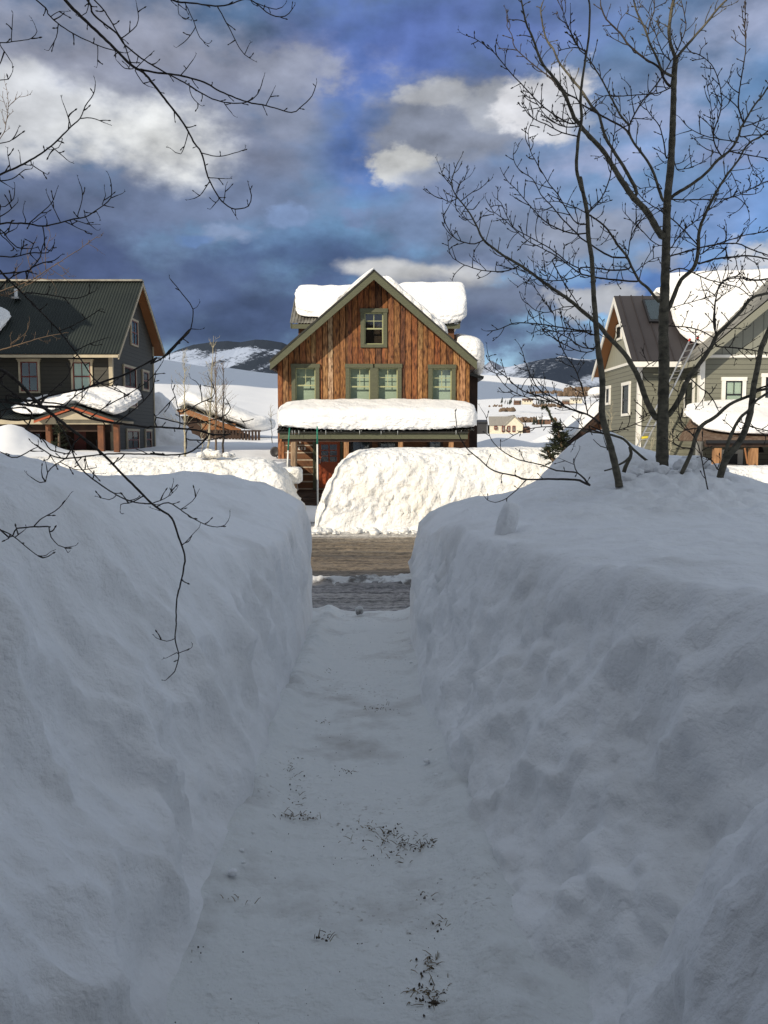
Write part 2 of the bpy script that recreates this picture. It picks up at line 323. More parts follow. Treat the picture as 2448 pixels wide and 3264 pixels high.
# ------------------------------------------------------------------ object helpers
LOC = {}
def tag(o, label=None, cat=None, group=None, kind=None):
    if label: o['label'] = label
    if cat: o['category'] = cat; o['kind'] = 'thing'
    if group: o['group'] = group
    if kind: o['kind'] = kind
    return o
def thing(name, loc, label, cat, group=None):
    o = bpy.data.objects.new(name, None); COL.objects.link(o); o.location = loc; o.empty_display_size = 0.2
    LOC[o.name] = Vector(loc); return tag(o, label, cat, group)
def link_mesh(me, name, m, parent=None):
    o = bpy.data.objects.new(name, me); COL.objects.link(o)
    if m: me.materials.append(MATS[m] if isinstance(m, str) else m)
    if parent: o.parent = parent; LOC[o.name] = LOC[parent.name]
    else: LOC[o.name] = Vector((0, 0, 0))
    return o
class MB:
    def __init__(s, M=None): s.v = []; s.f = []; s.c = []; s.M = M or Matrix(); s.tone = (1, 1, 1)
    def add(s, vs, fs):
        n = len(s.v); s.v += [s.M @ Vector(q) for q in vs]; s.f += [tuple(i + n for i in f) for f in fs]; s.c += [s.tone] * len(fs)
    def box(s, x0, x1, y0, y1, z0, z1):
        s.add([(x0,y0,z0),(x1,y0,z0),(x1,y1,z0),(x0,y1,z0),(x0,y0,z1),(x1,y0,z1),(x1,y1,z1),(x0,y1,z1)],
              [(0,3,2,1),(4,5,6,7),(0,1,5,4),(1,2,6,5),(2,3,7,6),(3,0,4,7)])
    def prism(s, poly, a, b, axis='y'):
        """poly of (p,q) extruded from a to b along axis; y: (x,z)  x: (y,z)  z: (x,y)"""
        n = len(poly)
        f = {'y': lambda p, t: (p[0], t, p[1]), 'x': lambda p, t: (t, p[0], p[1]), 'z': lambda p, t: (p[0], p[1], t)}[axis]
        s.add([f(p, a) for p in poly] + [f(p, b) for p in poly],
              [tuple(range(n))[::-1], tuple(range(n, 2 * n))] + [(i, (i + 1) % n, n + (i + 1) % n, n + i) for i in range(n)])
    def slab(s, pts, t):
        """four corner points in order, thickened by t along the face normal (downwards)"""
        p = [Vector(q) for q in pts]; n = (p[1] - p[0]).cross(p[2] - p[1]).normalized()
        if n.z < 0: n = -n
        q = [a - n * t for a in p]
        s.add(p + q, [(0,1,2,3),(7,6,5,4)] + [(i, 4 + i, 4 + (i + 1) % 4, (i + 1) % 4) for i in range(4)])
    def tube(s, pts, rad, sides=6, cap=True):
        pts = [Vector(p) for p in pts]; n = len(pts)
        if n < 2: return
        base = len(s.v); vs = []; fs = []
        ref = None
        for i, p in enumerate(pts):
            t = (pts[min(i + 1, n - 1)] - pts[max(i - 1, 0)])
            t = t.normalized() if t.length > 1e-9 else Vector((0, 0, 1))
            if ref is None: ref = t.orthogonal().normalized()
            ref = (ref - t * ref.dot(t)); ref = ref.normalized() if ref.length > 1e-6 else t.orthogonal().normalized()
            b = t.cross(ref)
            r = rad[i] if isinstance(rad, (list, tuple)) else rad
            for k in range(sides):
                a = 2 * math.pi * k / sides
                vs.append(p + (ref * math.cos(a) + b * math.sin(a)) * r)
        for i in range(n - 1):
            for k in range(sides):
                k2 = (k + 1) % sides
                fs.append((i * sides + k, i * sides + k2, (i + 1) * sides + k2, (i + 1) * sides + k))
        if cap: fs.append(tuple(range(sides))[::-1]); fs.append(tuple((n - 1) * sides + k for k in range(sides)))
        s.add(vs, fs)
    def build(s, name, m, parent=None, smooth_=False, tone=False, bevel=0):
        me = bpy.data.meshes.new(name); off = LOC[parent.name] if parent else Vector((0, 0, 0))
        me.from_pydata([v - off for v in s.v], [], s.f)
        if smooth_: me.polygons.foreach_set('use_smooth', [True] * len(me.polygons))
        if tone:
            a = me.color_attributes.new('tone', 'FLOAT_COLOR', 'CORNER'); arr = []
            for p, c in zip(me.polygons, s.c): arr += [c[0], c[1], c[2], 1.0] * p.loop_total
            a.data.foreach_set('color', arr)
        me.update()
        o = link_mesh(me, name, m, parent)
        bm = bmesh.new(); bm.from_mesh(me); bmesh.ops.recalc_face_normals(bm, faces=bm.faces); bm.to_mesh(me); bm.free()
        return o
def grid_mesh(name, V, m, parent=None, closed=False):
    """V: array (ny, nx, 3) -> smooth quad sheet"""
    ny, nx = V.shape[:2]; off = np.array(LOC[parent.name]) if parent else np.zeros(3)
    me = bpy.data.meshes.new(name)
    me.vertices.add(ny * nx); me.vertices.foreach_set('co', (V - off).reshape(-1).astype(np.float32))
    idx = np.arange(ny * nx).reshape(ny, nx)
    q = np.stack([idx[:-1, :-1], idx[:-1, 1:], idx[1:, 1:], idx[1:, :-1]], -1).reshape(-1, 4)
    nf = len(q); me.loops.add(nf * 4); me.loops.foreach_set('vertex_index', q.reshape(-1).astype(np.int32))
    me.polygons.add(nf); me.polygons.foreach_set('loop_start', np.arange(0, nf * 4, 4, dtype=np.int32))
    me.polygons.foreach_set('use_smooth', np.ones(nf, dtype=bool)); me.update(calc_edges=True); me.validate()
    return link_mesh(me, name, m, parent)
def normals(V):
    a = np.gradient(V, axis=1); b = np.gradient(V, axis=0); n = np.cross(a, b)
    n /= (np.linalg.norm(n, axis=2, keepdims=True) + 1e-12)
    n *= np.sign(np.sum(n[..., 2]) or 1)
    return n
def disp(V, terms, mask=None):
    """push the sheet along its own normals by 3-D noise; terms: (freq xyz, amp, octaves)"""
    n = normals(V); s = 0
    for fq, amp, o in terms:
        s = s + amp * fbm(V[..., 0] * fq[0], V[..., 1] * fq[1], V[..., 2] * fq[2], o)
    if mask is not None: s = s * mask
    return V + n * s[..., None]
def spaced(*segs):
    """segs: (start, end, step) -> one ascending array"""
    out = []
    for a, b, st in segs: out.append(np.linspace(a, b, max(2, int(abs(b - a) / st) + 1))[:-1])
    out.append([segs[-1][1]]); return np.concatenate(out)
# ------------------------------------------------------------------ setting: ground, snowfields, hills
def zpath(y):
    return 0.34 - 0.30 * smooth(np.asarray(y, float), 4.0, 9.9)
def build_ground():
    m = MB(); m.box(-9000, 9000, -400, 14000, -0.9, -0.35)
    tag(m.build('ground', 'snow_hill'), kind='structure')
    # rising snowfields beyond the street
    px = np.array([-2600, -600, 200, 500, 700, 900, 1200, 1500, 1700, 1900, 2448, 3200, 5000.])
    Ys = np.array([20, 24, 30, 45, 70, 110, 200, 400, 800, 1300, 2000, 3200, 5000.])
    T = np.array([
     [1470,1470,1475,1480,1490,1505,1510,1510,1505,1490,1498,1498,1498],
     [1440,1440,1444,1452,1465,1480,1490,1490,1480,1465,1492,1492,1492],
     [1425,1425,1432,1440,1446,1452,1468,1468,1460,1445,1480,1480,1480],
     [1390,1390,1392,1396,1398,1402,1422,1424,1420,1410,1405,1400,1400],
     [1350,1350,1350,1352,1356,1366,1395,1408,1400,1395,1385,1380,1380],
     [1315,1315,1320,1330,1333,1345,1380,1394,1388,1380,1370,1360,1360],
     [1285,1285,1290,1300,1304,1318,1360,1381,1375,1368,1350,1340,1340],
     [1240,1240,1246,1252,1262,1280,1325,1345,1345,1340,1330,1320,1320],
     [1180,1180,1185,1198,1216,1235,1275,1303,1300,1300,1290,1280,1280],
     [1100,1105,1120,1149,1176,1192,1230,1255,1258,1268,1262,1240,1240],
     [1150,1150,1170,1200,1220,1230,1216,1196,1210,1243,1240,1200,1200],
     [1250,1250,1250,1260,1270,1270,1270,1270,1270,1275,1270,1260,1260],
     [1320]*13])
    a = spaced((-1.6, -0.45, .02), (-0.45, -0.16, .004), (-0.16, -0.03, .0012), (-0.03, 0.45, .004), (0.45, 1.6, .02))
    lY = spaced((math.log(20.2), math.log(60), .012), (math.log(60), math.log(5000), .02))
    A, LY = np.meshgrid(a, lY); Y = np.exp(LY); X = A * Y
    PXc = 1224 + FPX * A
    ix = np.clip(np.searchsorted(px, PXc) - 1, 0, len(px) - 2); iy = np.clip(np.searchsorted(np.log(Ys), LY) - 1, 0, len(Ys) - 2)
    fx = (PXc - px[ix]) / (px[ix + 1] - px[ix]); fx = np.clip(fx, 0, 1); fx = fx * fx * (3 - 2 * fx)
    fy = (LY - np.log(Ys)[iy]) / (np.log(Ys)[iy + 1] - np.log(Ys)[iy]); fy = np.clip(fy, 0, 1)
    py = (T[iy, ix] * (1 - fx) + T[iy, ix + 1] * fx) * (1 - fy) + (T[iy + 1, ix] * (1 - fx) + T[iy + 1, ix + 1] * fx) * fy
    Z = 2.0 + (1400 - py) / FPX * Y
    Z = Z + Y * 0.0022 * fbm(A * 9, LY * 3.0, 0 * A, 3) + 0.05 * fbm(X * .8, Y * .8, 0 * A, 4) * (Y < 80)
    Z = Z + 0.85 * np.exp(-((X + 9.7) / 0.9) ** 2 - ((Y - 22.5) / 1.2) ** 2)
    # shovelled walk up to the wooden house
    inn = smooth(X, -2.95, -2.70) * (1 - smooth(X, -.30, .10)) * (1 - smooth(Y, 28.3, 28.8))
    Z = Z * (1 - inn) + (0.05 + 0.03 * fbm(X * 3, Y * 3, 0 * X, 3)) * inn
    # small windrows in the yards and along the far street
    Z = Z + 0.5 * np.exp(-((X - 5.6) / 1.6) ** 2 - ((Y - 42) / 2.0) ** 2) + 0.65 * np.exp(-((X - 8.6) / 1.0) ** 2 - ((Y - 44) / 2.2) ** 2)
    V = np.stack([X, Y, Z], -1)
    tag(grid_mesh('snowfield', V, 'snow_hill'), kind='structure')
build_ground()

def mountain(name, Yd, depth, crest, mname, rough=0.012, x0=None):
    """a range whose skyline passes through the given (px, py) points at distance Yd, with real front and back slopes"""
    pxs = np.array([c[0] for c in crest], float); pys = np.array([c[1] for c in crest], float)
    n = int((pxs[-1] - pxs[0]) / 1.5); pc = np.linspace(pxs[0], pxs[-1], n)
    ch = 2.0 + (1400 - np.interp(pc, pxs, pys)) / FPX * Yd
    t = np.concatenate([np.linspace(-1, 0, 90), np.linspace(0.02, 1, 30)[0:]])
    PC, Tt = np.meshgrid(pc, t)
    X = (PC - 1224) / FPX * Yd; Y = Yd + Tt * depth
    H = np.broadcast_to(ch, PC.shape); base = 2.0
    prof = np.where(Tt < 0, (1 + Tt) ** 1.15, (1 - Tt))
    Z = base + (H - base) * prof
    s = Yd / 5000.0
    Z = Z + Yd * rough * (fbm(X / (600 * s), Y / (500 * s), 0 * X, 5)) * (np.minimum(1, np.abs(Tt) * 3 + .06)) * (0.2 + prof)
    Z = Z + Yd * 0.0006 * np.abs(fbm(X / (22 * s), Y / (40 * s), 0 * X, 2))
    tag(grid_mesh(name, np.stack([X, Y, Z], -1), mname), kind='structure')
def mountain_mat(name, sc, snow_lo, snow_hi, ang, forest=(0.022, 0.030, 0.040), snow=(0.50, 0.55, 0.66), st=5.0, topz=None, topw=1, haze=None):
    m = bpy.data.materials.new(name); m.use_nodes = True; nt = m.node_tree; N = nt.nodes; K = nt.links
    b = N['Principled BSDF']; b.inputs['Roughness'].default_value = 0.9; b.inputs['Specular IOR Level'].default_value = 0.1
    tc = N.new('ShaderNodeTexCoord'); mp0 = N.new('ShaderNodeMapping'); mp0.inputs['Rotation'].default_value = (0, R(ang), 0); K.new(tc.outputs['Object'], mp0.inputs[0])
    mp = N.new('ShaderNodeMapping'); mp.inputs['Scale'].default_value = (sc / st, sc * .2, sc * 1.3); K.new(mp0.outputs[0], mp.inputs[0])
    n1 = N.new('ShaderNodeTexNoise'); n1.inputs['Scale'].default_value = 1; n1.inputs['Detail'].default_value = 3; n1.inputs['Distortion'].default_value = .6; K.new(mp.outputs[0], n1.inputs['Vector'])
    m2 = N.new('ShaderNodeMapping'); m2.inputs['Scale'].default_value = (sc * 9, sc * 9, sc * 5); K.new(tc.outputs['Object'], m2.inputs[0])
    n2 = N.new('ShaderNodeTexNoise'); n2.inputs['Scale'].default_value = 1; n2.inputs['Detail'].default_value = 8; n2.inputs['Roughness'].default_value = .75; K.new(m2.outputs[0], n2.inputs['Vector'])
    sp = N.new('ShaderNodeSeparateXYZ'); K.new(tc.outputs['Object'], sp.inputs[0])
    def mt(op, a, bb):
        n = N.new('ShaderNodeMath'); n.operation = op
        for i, q in enumerate((a, bb)):
            if hasattr(q, 'node'): K.new(q, n.inputs[i])
            else: n.inputs[i].default_value = q
        return n.outputs[0]
    v = mt('ADD', n1.outputs['Fac'], mt('MULTIPLY', mt('SUBTRACT', n2.outputs['Fac'], .5), .55))
    if topz is not None:
        v = mt('SUBTRACT', v, mt('MULTIPLY', mt('MAXIMUM', mt('SUBTRACT', sp.outputs['Z'], topz), 0), 1 / topw))
    rp = N.new('ShaderNodeMapRange'); rp.inputs[1].default_value = snow_lo; rp.inputs[2].default_value = snow_hi; K.new(v, rp.inputs[0])
    mx = N.new('ShaderNodeMix'); mx.data_type = 'RGBA'; K.new(rp.outputs[0], mx.inputs[0]); mx.inputs[6].default_value = (*forest, 1); mx.inputs[7].default_value = (*snow, 1)
    K.new(mx.outputs[2], b.inputs['Base Color'])
    MATS[name] = m
mountain_mat('ski_mountain', 1 / 230., .49, .55, 38, forest=(0.030, 0.040, 0.058), snow=(0.36, 0.42, 0.54), topz=470, topw=150)
mountain_mat('conifer_mountain', 1 / 200., .47, .60, 20, forest=(0.024, 0.034, 0.055), snow=(0.42, 0.48, 0.6), st=2.0, topz=None)
mountain_mat('snow_peak', 1 / 300., .40, .52, 50, forest=(0.12, 0.14, 0.19), snow=(0.42, 0.47, 0.58))
mountain('ski_hill', 4800, 1500, [(-900, 1200), (100, 1180), (380, 1160), (470, 1150), (530, 1140), (580, 1118), (622, 1104), (680, 1095), (730, 1092), (772, 1096), (820, 1088), (860, 1090), (905, 1097), (960, 1120), (1080, 1160), (1200, 1200), (1350, 1260)], 'ski_mountain', .010)
mountain('forested_hill', 4000, 1100, [(1380, 1330), (1450, 1250), (1530, 1196), (1568, 1187), (1620, 1172), (1680, 1158), (1730, 1148), (1790, 1141), (1825, 1150), (1870, 1152), (1930, 1140), (2060, 1150), (2500, 1190), (3400, 1230)], 'conifer_mountain', .009)
mountain('snow_peaks', 7800, 2200, [(1250, 1230), (1400, 1196), (1500, 1180), (1545, 1166), (1560, 1152), (1600, 1172), (1650, 1172), (1730, 1160), (1780, 1138), (1840, 1148), (1890, 1150), (2000, 1140), (2500, 1160), (3500, 1210)], 'snow_peak', .014)

# unseen high ground added on the left, shaped to put the upper snowfields in shade
def shade_mountain():
    xs = np.linspace(-2300, -330, 120); ys = np.linspace(-500, 1500, 120); X, Y = np.meshgrid(xs, ys)
    q = X * .755 - Y * .656; u = X * .656 + Y * .755
    h = np.interp(-q, [300, 400, 450, 560, 640, 800, 1200, 1500], [0, 120, 330, 470, 860, 1000, 1050, 300])
    Z = -3 + h * np.exp(-((u + 320) / 250) ** 2) + 14 * fbm(X / 120, Y / 120, 0 * X, 4)
    tag(grid_mesh('mountain', np.stack([X, Y, Z], -1), 'snow_peak'), kind='structure')
shade_mountain()

# ------------------------------------------------------------------ street
def road_mat():
    m = bpy.data.materials.new('slush_road'); m.use_nodes = True; nt = m.node_tree; N = nt.nodes; K = nt.links
    b = N['Principled BSDF']; b.inputs['Roughness'].default_value = 0.55; b.inputs['Specular IOR Level'].default_value = 0.5
    tc = N.new('ShaderNodeTexCoord')
    def nz(s, sc=1, det=6, ro=.6):
        mp = N.new('ShaderNodeMapping'); mp.inputs['Scale'].default_value = s; K.new(tc.outputs['Object'], mp.inputs[0])
        n = N.new('ShaderNodeTexNoise'); n.inputs['Scale'].default_value = sc; n.inputs['Detail'].default_value = det; n.inputs['Roughness'].default_value = ro
        K.new(mp.outputs[0], n.inputs['Vector']); return n.outputs['Fac']
    def mt(op, a, bb):
        n = N.new('ShaderNodeMath'); n.operation = op
        for i, q in enumerate((a, bb)):
            if hasattr(q, 'node'): K.new(q, n.inputs[i])
            else: n.inputs[i].default_value = q
        return n.outputs[0]
    sp = N.new('ShaderNodeSeparateXYZ'); K.new(tc.outputs['Object'], sp.inputs[0])
    # across the street: wet asphalt, sanded slush, packed edge  (ramp over y 9.6 .. 19)
    yy = mt('DIVIDE', mt('SUBTRACT', mt('ADD', sp.outputs['Y'], mt('MULTIPLY', mt('SUBTRACT', nz((.35, 1.2, 1), 1, 4), .5), .5)), 9.6), 9.4)
    cr = N.new('ShaderNodeValToRGB'); K.new(yy, cr.inputs[0]); e = cr.color_ramp.elements
    st = [(0.0, (.46, .45, .45)), (.10, (.30, .28, .26)), (.17, (.36, .33, .31)), (.23, (.17, .16, .155)), (.27, (.16, .155, .15)), (.285, (.05, .05, .05)), (.37, (.075, .066, .055)), (.42, (.17, .135, .095)), (.50, (.155, .12, .08)), (.56, (.10, .082, .06)), (.63, (.20, .16, .11)), (.73, (.15, .115, .075)), (.82, (.22, .185, .14)), (.86, (.44, .41, .37)), (.93, (.55, .54, .52)), (1, (.75, .75, .75))]
    e[0].position, e[0].color = st[0][0], (*st[0][1], 1); e[1].position, e[1].color = st[-1][0], (*st[-1][1], 1)
    for p, c in st[1:-1]:
        q = e.new(p); q.color = (*c, 1)
    s1 = nz((.22, 6.5, 1), 1, 7, .75); s2 = nz((12, 18, 9), 1, 4, .8)
    f = mt('ADD', mt('MULTIPLY', s1, .6), mt('MULTIPLY', s2, .5))
    rp = N.new('ShaderNodeMapRange'); rp.inputs[1].default_value = .48; rp.inputs[2].default_value = .61; rp.inputs[3].default_value = .30; rp.inputs[4].default_value = 1.35; K.new(f, rp.inputs[0])
    sc = N.new('ShaderNodeVectorMath'); sc.operation = 'SCALE'; K.new(cr.outputs[0], sc.inputs[0]); K.new(rp.outputs[0], sc.inputs['Scale'])
    K.new(sc.outputs[0], b.inputs['Base Color'])
    bp = N.new('ShaderNodeBump'); bp.inputs['Strength'].default_value = 1; bp.inputs['Distance'].default_value = .03; K.new(f, bp.inputs['Height']); K.new(bp.outputs[0], b.inputs['Normal'])
    MATS['slush_road'] = m
road_mat()
def build_street():
    xs = spaced((-70, -6, .5), (-6, 6, .045), (6, 70, .5)); ys = spaced((9.5, 21, .035))
    X, Y = np.meshgrid(xs, ys); Z = 0.03 * smooth(Y, 17.6, 19) + 0.0 * X
    Z += 0.030 * fbm(X * .7, Y * 8, 0 * X, 3) + 0.016 * fbm(X * 7, Y * 11, 0 * X, 3)
    for yr_ in (13.3, 14.9, 15.6, 17.0):
        Z -= .035 * np.exp(-((Y - yr_ - .05 * fbm(X * .5, 0 * X, yr_ + 0 * X, 2)) / .14) ** 2)
    ru = 0.05 * np.exp(-((Y - 11.72 - .10 * fbm(X * 1.1, 0 * X, 0 * X, 2)) / .17) ** 2)
    Z += ru * (1 + .9 * fbm(X * 7, Y * 7, 0 * X, 3))
    tag(grid_mesh('road', np.stack([X, Y, Z], -1), 'slush_road'), kind='structure')
    # crusty windrow left by the plough along the near kerb
    xs = spaced((-9, -3, .1), (-3, 3, .022), (3, 9, .1)); ys = spaced((11.35, 12.3, .02))
    X, Y = np.meshgrid(xs, ys); c = 11.84 + .07 * fbm(X * .9, 0 * X, 3 + 0 * X, 3)
    Z = -0.02 + 0.12 * np.exp(-(np.abs(Y - c) / .20) ** 3) * (1 + .55 * fbm(X * 4, Y * 6, 0 * X, 4))
    V = disp(np.stack([X, Y, Z], -1), [((16, 16, 16), .022, 3)])
    o = grid_mesh('snow_windrow', V, 'snow_crust')
    tag(o, 'low crusty ridge of dirty snow along the near edge of the slushy street', 'snow ridge')
snow_mat('snow_crust', (0.66, 0.66, 0.66), 30, 0.8, 0.02, (0.16, 0.15, 0.14), 3.2, 0.50, 0.62, 0.03)
build_street()
def build_path():
    xs = spaced((-2.6, -.9, .08), (-.9, .6, .014), (.6, 2.8, .05)); ys = spaced((-1.4, 1.6, .1), (1.6, 9.95, .02))
    X, Y = np.meshgrid(xs, ys)
    Z = zpath(Y) + 0.012 * fbm(X * 1.6, Y * 1.1, 0 * X, 3) + .007 * fbm(X * 9, Y * 5, 0 * X, 4)
    Z += .03 * smooth(np.abs(X + .22), .30, .62)                       # shallow trough worn by feet
    Z -= .016 * (worley(X * 5, Y * 3.5, 0 * X, 2) ** 2 - .3) * smooth(fbm(X * 1.3, Y * .9, 3 + 0 * X, 2), -.2, .2)
    Z += .010 * (worley(X * 16, Y * 14, 0 * X, 5) ** 2 - .3) * smooth(fbm(X * 2.3, Y * 1.9, 8 + 0 * X, 2), -.1, .3)
    Z += .06 * np.exp(-((X + .62) / .10) ** 2) * smooth(Y, 2.9, 3.6) * (1 + fbm(Y * 3, X * 3, 0 * X, 3)) + .05 * np.exp(-((X - .36) / .10) ** 2) * (1 + fbm(Y * 3, X * 3, 4 + 0 * X, 3))
    Z -= .10 * smooth(Y, 9.75, 9.95)
    tag(grid_mesh('path', np.stack([X, Y, Z], -1), 'snow_path'), kind='structure')
build_path()

# ------------------------------------------------------------------ snow banks
def near_left_bank():
    ds = spaced((-.05, .06, .006), (.06, .5, .010), (.5, 2.0, .022), (2.0, 12, .16)); ys = spaced((-1.45, 1.6, .12), (1.6, 8.8, .024), (8.8, 9.95, .014))
    D, Y = np.meshgrid(ds, ys)
    xe = np.interp(Y, [1, 3, 4.4, 6.3, 9.1], [-.58, -.62, -.59, -.66, -.76]) + .03 * fbm(Y * .9, 0 * Y, 2.0 + 0 * Y, 3)
    X = xe - D; ye = 9.62; r = .42
    dx = np.maximum(r - D, 0); dy = np.maximum(r - (ye - Y), 0)
    dd = r - np.sqrt(dx ** 2 + dy ** 2) + np.maximum(np.minimum(D - r, ye - Y - r), 0)
    k = np.interp(Y, [1, 2, 3, 4.0, 5, 6.0, 7.5, 9.0], [1.15, 1.3, 1.55, 2.0, 3.0, 5.0, 8, 12])
    z0 = zpath(Y) - .02
    T = 1.27 + .33 * smooth(dd, 0, 1.5) + .12 * smooth(dd, 1.5, 3.2) + .20 * smooth(Y, 7.0, 9.2) * (1 - smooth(dd, .5, 2)) + .33 * smooth(dd, .15, .95) * (1 - smooth(Y, 4.1, 6.4))
    T -= (.22 + .12 * smooth(Y, 6.5, 8.8)) * np.exp(-np.maximum(dd, 0) / .17) * smooth(Y, 5, 7)
    T += .05 * fbm(X * .7, Y * .5, 0 * X, 3)
    T += 0.10 * smooth(X, -5.2, -7.5) - .05 * smooth(Y, 9.0, 9.62) * smooth(dd, .3, 1)
    Z = smin(z0 + k * dd, T, .14 + .08 * smooth(Y, 4, 8))
    Z = np.where(dd < 0, z0 + dd * 8, Z)
    V = np.stack([X, Y, Z], -1)
    steep = smooth(dd, 0, .1) * (1 - smooth(Z - T, -.35, .0) * .75)
    # slanting shovel streaks on the cut face, finer pocking everywhere
    a, b_ = Y * .8 + Z * .6, Y * .6 - Z * .8
    n = normals(V)
    st = .050 * fbm(a * .9 + X * .6, b_ * 3.6, X * 1.5, 4) + .060 * fbm(X * 1.9, Y * 1.9, Z * 1.2, 4) + .030 * np.abs(fbm(X * 4, Y * 4 + Z * 1.5, Z * 2.2, 3)) + .022 * fbm(Y * 7, X * 2, Z * 1.3, 3)
    fi = .010 * fbm(X * 9, Y * 9, Z * 6, 4)
    wx, wy, wz = X + .10 * fbm(X * 3, Y * 3, Z * 3, 2), Y + .12 * fbm(Y * 3, Z * 3, X * 3, 2), Z + .10 * fbm(Z * 3, X * 3, Y * 3, 2)
    sc = worley(wx * 2.2, wy * 2.4, wz * 1.3, 3); s2 = worley(wx * 5, wy * 5.5, wz * 3, 9)
    st = st * 1.2 + .05 * fbm(Y * 1.3, X, Z * 2.6, 3) * smooth(Y, 6, 8) + .20 * (sc ** 2 - .3) + .085 * (s2 ** 2 - .3) * smooth(fbm(X * 1.2, Y * 1.2, Z * 1.2 + 4, 2), -.25, .25) + .020 * (worley(wx * 13, wy * 13, wz * 9, 21) ** 2 - .3) * smooth(fbm(X * 2, Y * 2, Z * 2 + 14, 2), -.2, .2)
    V = V + n * ((st + fi * 1.6) * steep + .008 * fbm(X * 6, Y * 6, Z * 6, 3) * (dd > 0))[..., None]
    o = grid_mesh('snow_bank', V, 'snow_near')
    tag(o, 'tall shaded snow bank with a slanting shovelled face left of the snowy path', 'snow bank')
def near_right_bank():
    ds = spaced((-.05, .06, .006), (.06, .6, .010), (.6, 2.8, .022), (2.8, 5, .045), (5, 12, .2)); ys = spaced((-1.45, 1.2, .12), (1.2, 8.8, .024), (8.8, 9.95, .014))
    D, Y = np.meshgrid(ds, ys)
    xe = np.interp(Y, [2.7, 3.4, 5.4, 8, 9.5], [.37, .32, .24, .24, .28]) + .03 * fbm(Y * .8, 0 * Y, 7.0 + 0 * Y, 3) + .10 * (1 - smooth(Y, 2.3, 2.9))
    X = xe + D; ye = 9.62; r = .42
    dx = np.maximum(r - D, 0); dy = np.maximum(r - (ye - Y), 0)
    dd = r - np.sqrt(dx ** 2 + dy ** 2) + np.maximum(np.minimum(D - r, ye - Y - r), 0)
    k = np.interp(Y, [1, 2.5, 3.1, 4.0, 5.0, 6.2, 7.2, 8.3, 9.2], [.9, 1.05, 1.25, 1.9, 2.5, 3.8, 5.0, 7.5, 11])
    z0 = zpath(Y) - .02
    T = 1.36 + .10 * smooth(dd, .2, 1.2) + .29 * np.exp(-((X - 2.60) / 1.0) ** 2 - ((Y - 7.8) / 1.3) ** 2) + .50 * np.exp(-((X - 2.10) / .46) ** 2 - ((Y - 8.75) / .55) ** 2) \
        + .13 * np.exp(-((X - 2.9) / .5) ** 2 - ((Y - 8.5) / .5) ** 2) - .18 * smooth(X, 3.2, 4.6)
    T -= .42 * np.exp(-np.maximum(dd, 0) / .24) * smooth(Y, 6, 8)
    T += .10 * np.exp(-((X - 1.42) / .28) ** 2 - ((Y - 5.9) / .3) ** 2) + .05 * fbm(X * .9, Y * .8, 0 * X, 3)
    lump = smooth(np.exp(-((X - 2.3) / 1.2) ** 2 - ((Y - 6.9) / 1.2) ** 2), .2, .8) * (.55 + .9 * fbm(X * 1.5, Y * 1.5, 3 + 0 * X, 2))
    T += lump * .05 * np.abs(fbm(X * 5, Y * 5, 0 * X, 3))
    face = z0 + k * dd - .16 * np.sin(np.clip(dd / 1.1, 0, 1) * math.pi) * (1 - smooth(Y, 3.4, 5.2))
    Z = smin(face, T, .16)
    Z = np.where(dd < 0, z0 + dd * 8, Z)
    V = np.stack([X, Y, Z], -1); n = normals(V)
    steep = smooth(dd, 0, .1) * (1 - smooth(Z - T, -.35, .0) * .75)
    a, b_ = Y * .8 - Z * .6, Y * .6 + Z * .8
    st = .065 * fbm(X * 1.8, Y * 1.9, Z * 2.4, 5) + .020 * fbm(a * 1.2, b_ * 4.2, X * 2, 3) + .060 * np.abs(fbm(X * 3.2, Y * 3.2, Z * 4.2, 4))
    wx, wy, wz = X + .12 * fbm(X * 3, Y * 3, Z * 3, 2), Y + .12 * fbm(Y * 3, Z * 3, X * 3, 2), Z + .12 * fbm(Z * 3, X * 3, Y * 3, 2)
    sc = worley(wx * 2.2, wy * 2.4, wz * 2.0, 5); s2 = worley(wx * 5.5, wy * 5.5, wz * 5, 11)
    st = st * 1.1 + .05 * fbm(Y * 1.3, X, Z * 2.6, 3) * smooth(Y, 6, 8) + .15 * (sc ** 2 - .3) - .10 * (s2 ** 2 - .3) * smooth(fbm(X * 1.2, Y * 1.2, Z * 1.2 + 9, 2), -.15, .3) - .030 * (worley(wx * 14, wy * 14, wz * 13, 23) ** 2 - .3) * smooth(fbm(X * 2, Y * 2, Z * 2 + 24, 2), -.2, .2)
    V = V + n * ((st + .016 * fbm(X * 11, Y * 11, Z * 9, 4)) * steep + ((.010 + .02 * lump) * fbm(X * 6, Y * 6, Z * 6, 4) - .10 * lump * (worley(X * 8, Y * 8, Z * 8, 2) ** 2 - .3)) * (dd > 0))[..., None]
    o = grid_mesh('snow_bank', V, 'snow_near')
    tag(o, 'tall shaded snow bank right of the path, heaped up around the bare trees', 'snow bank')
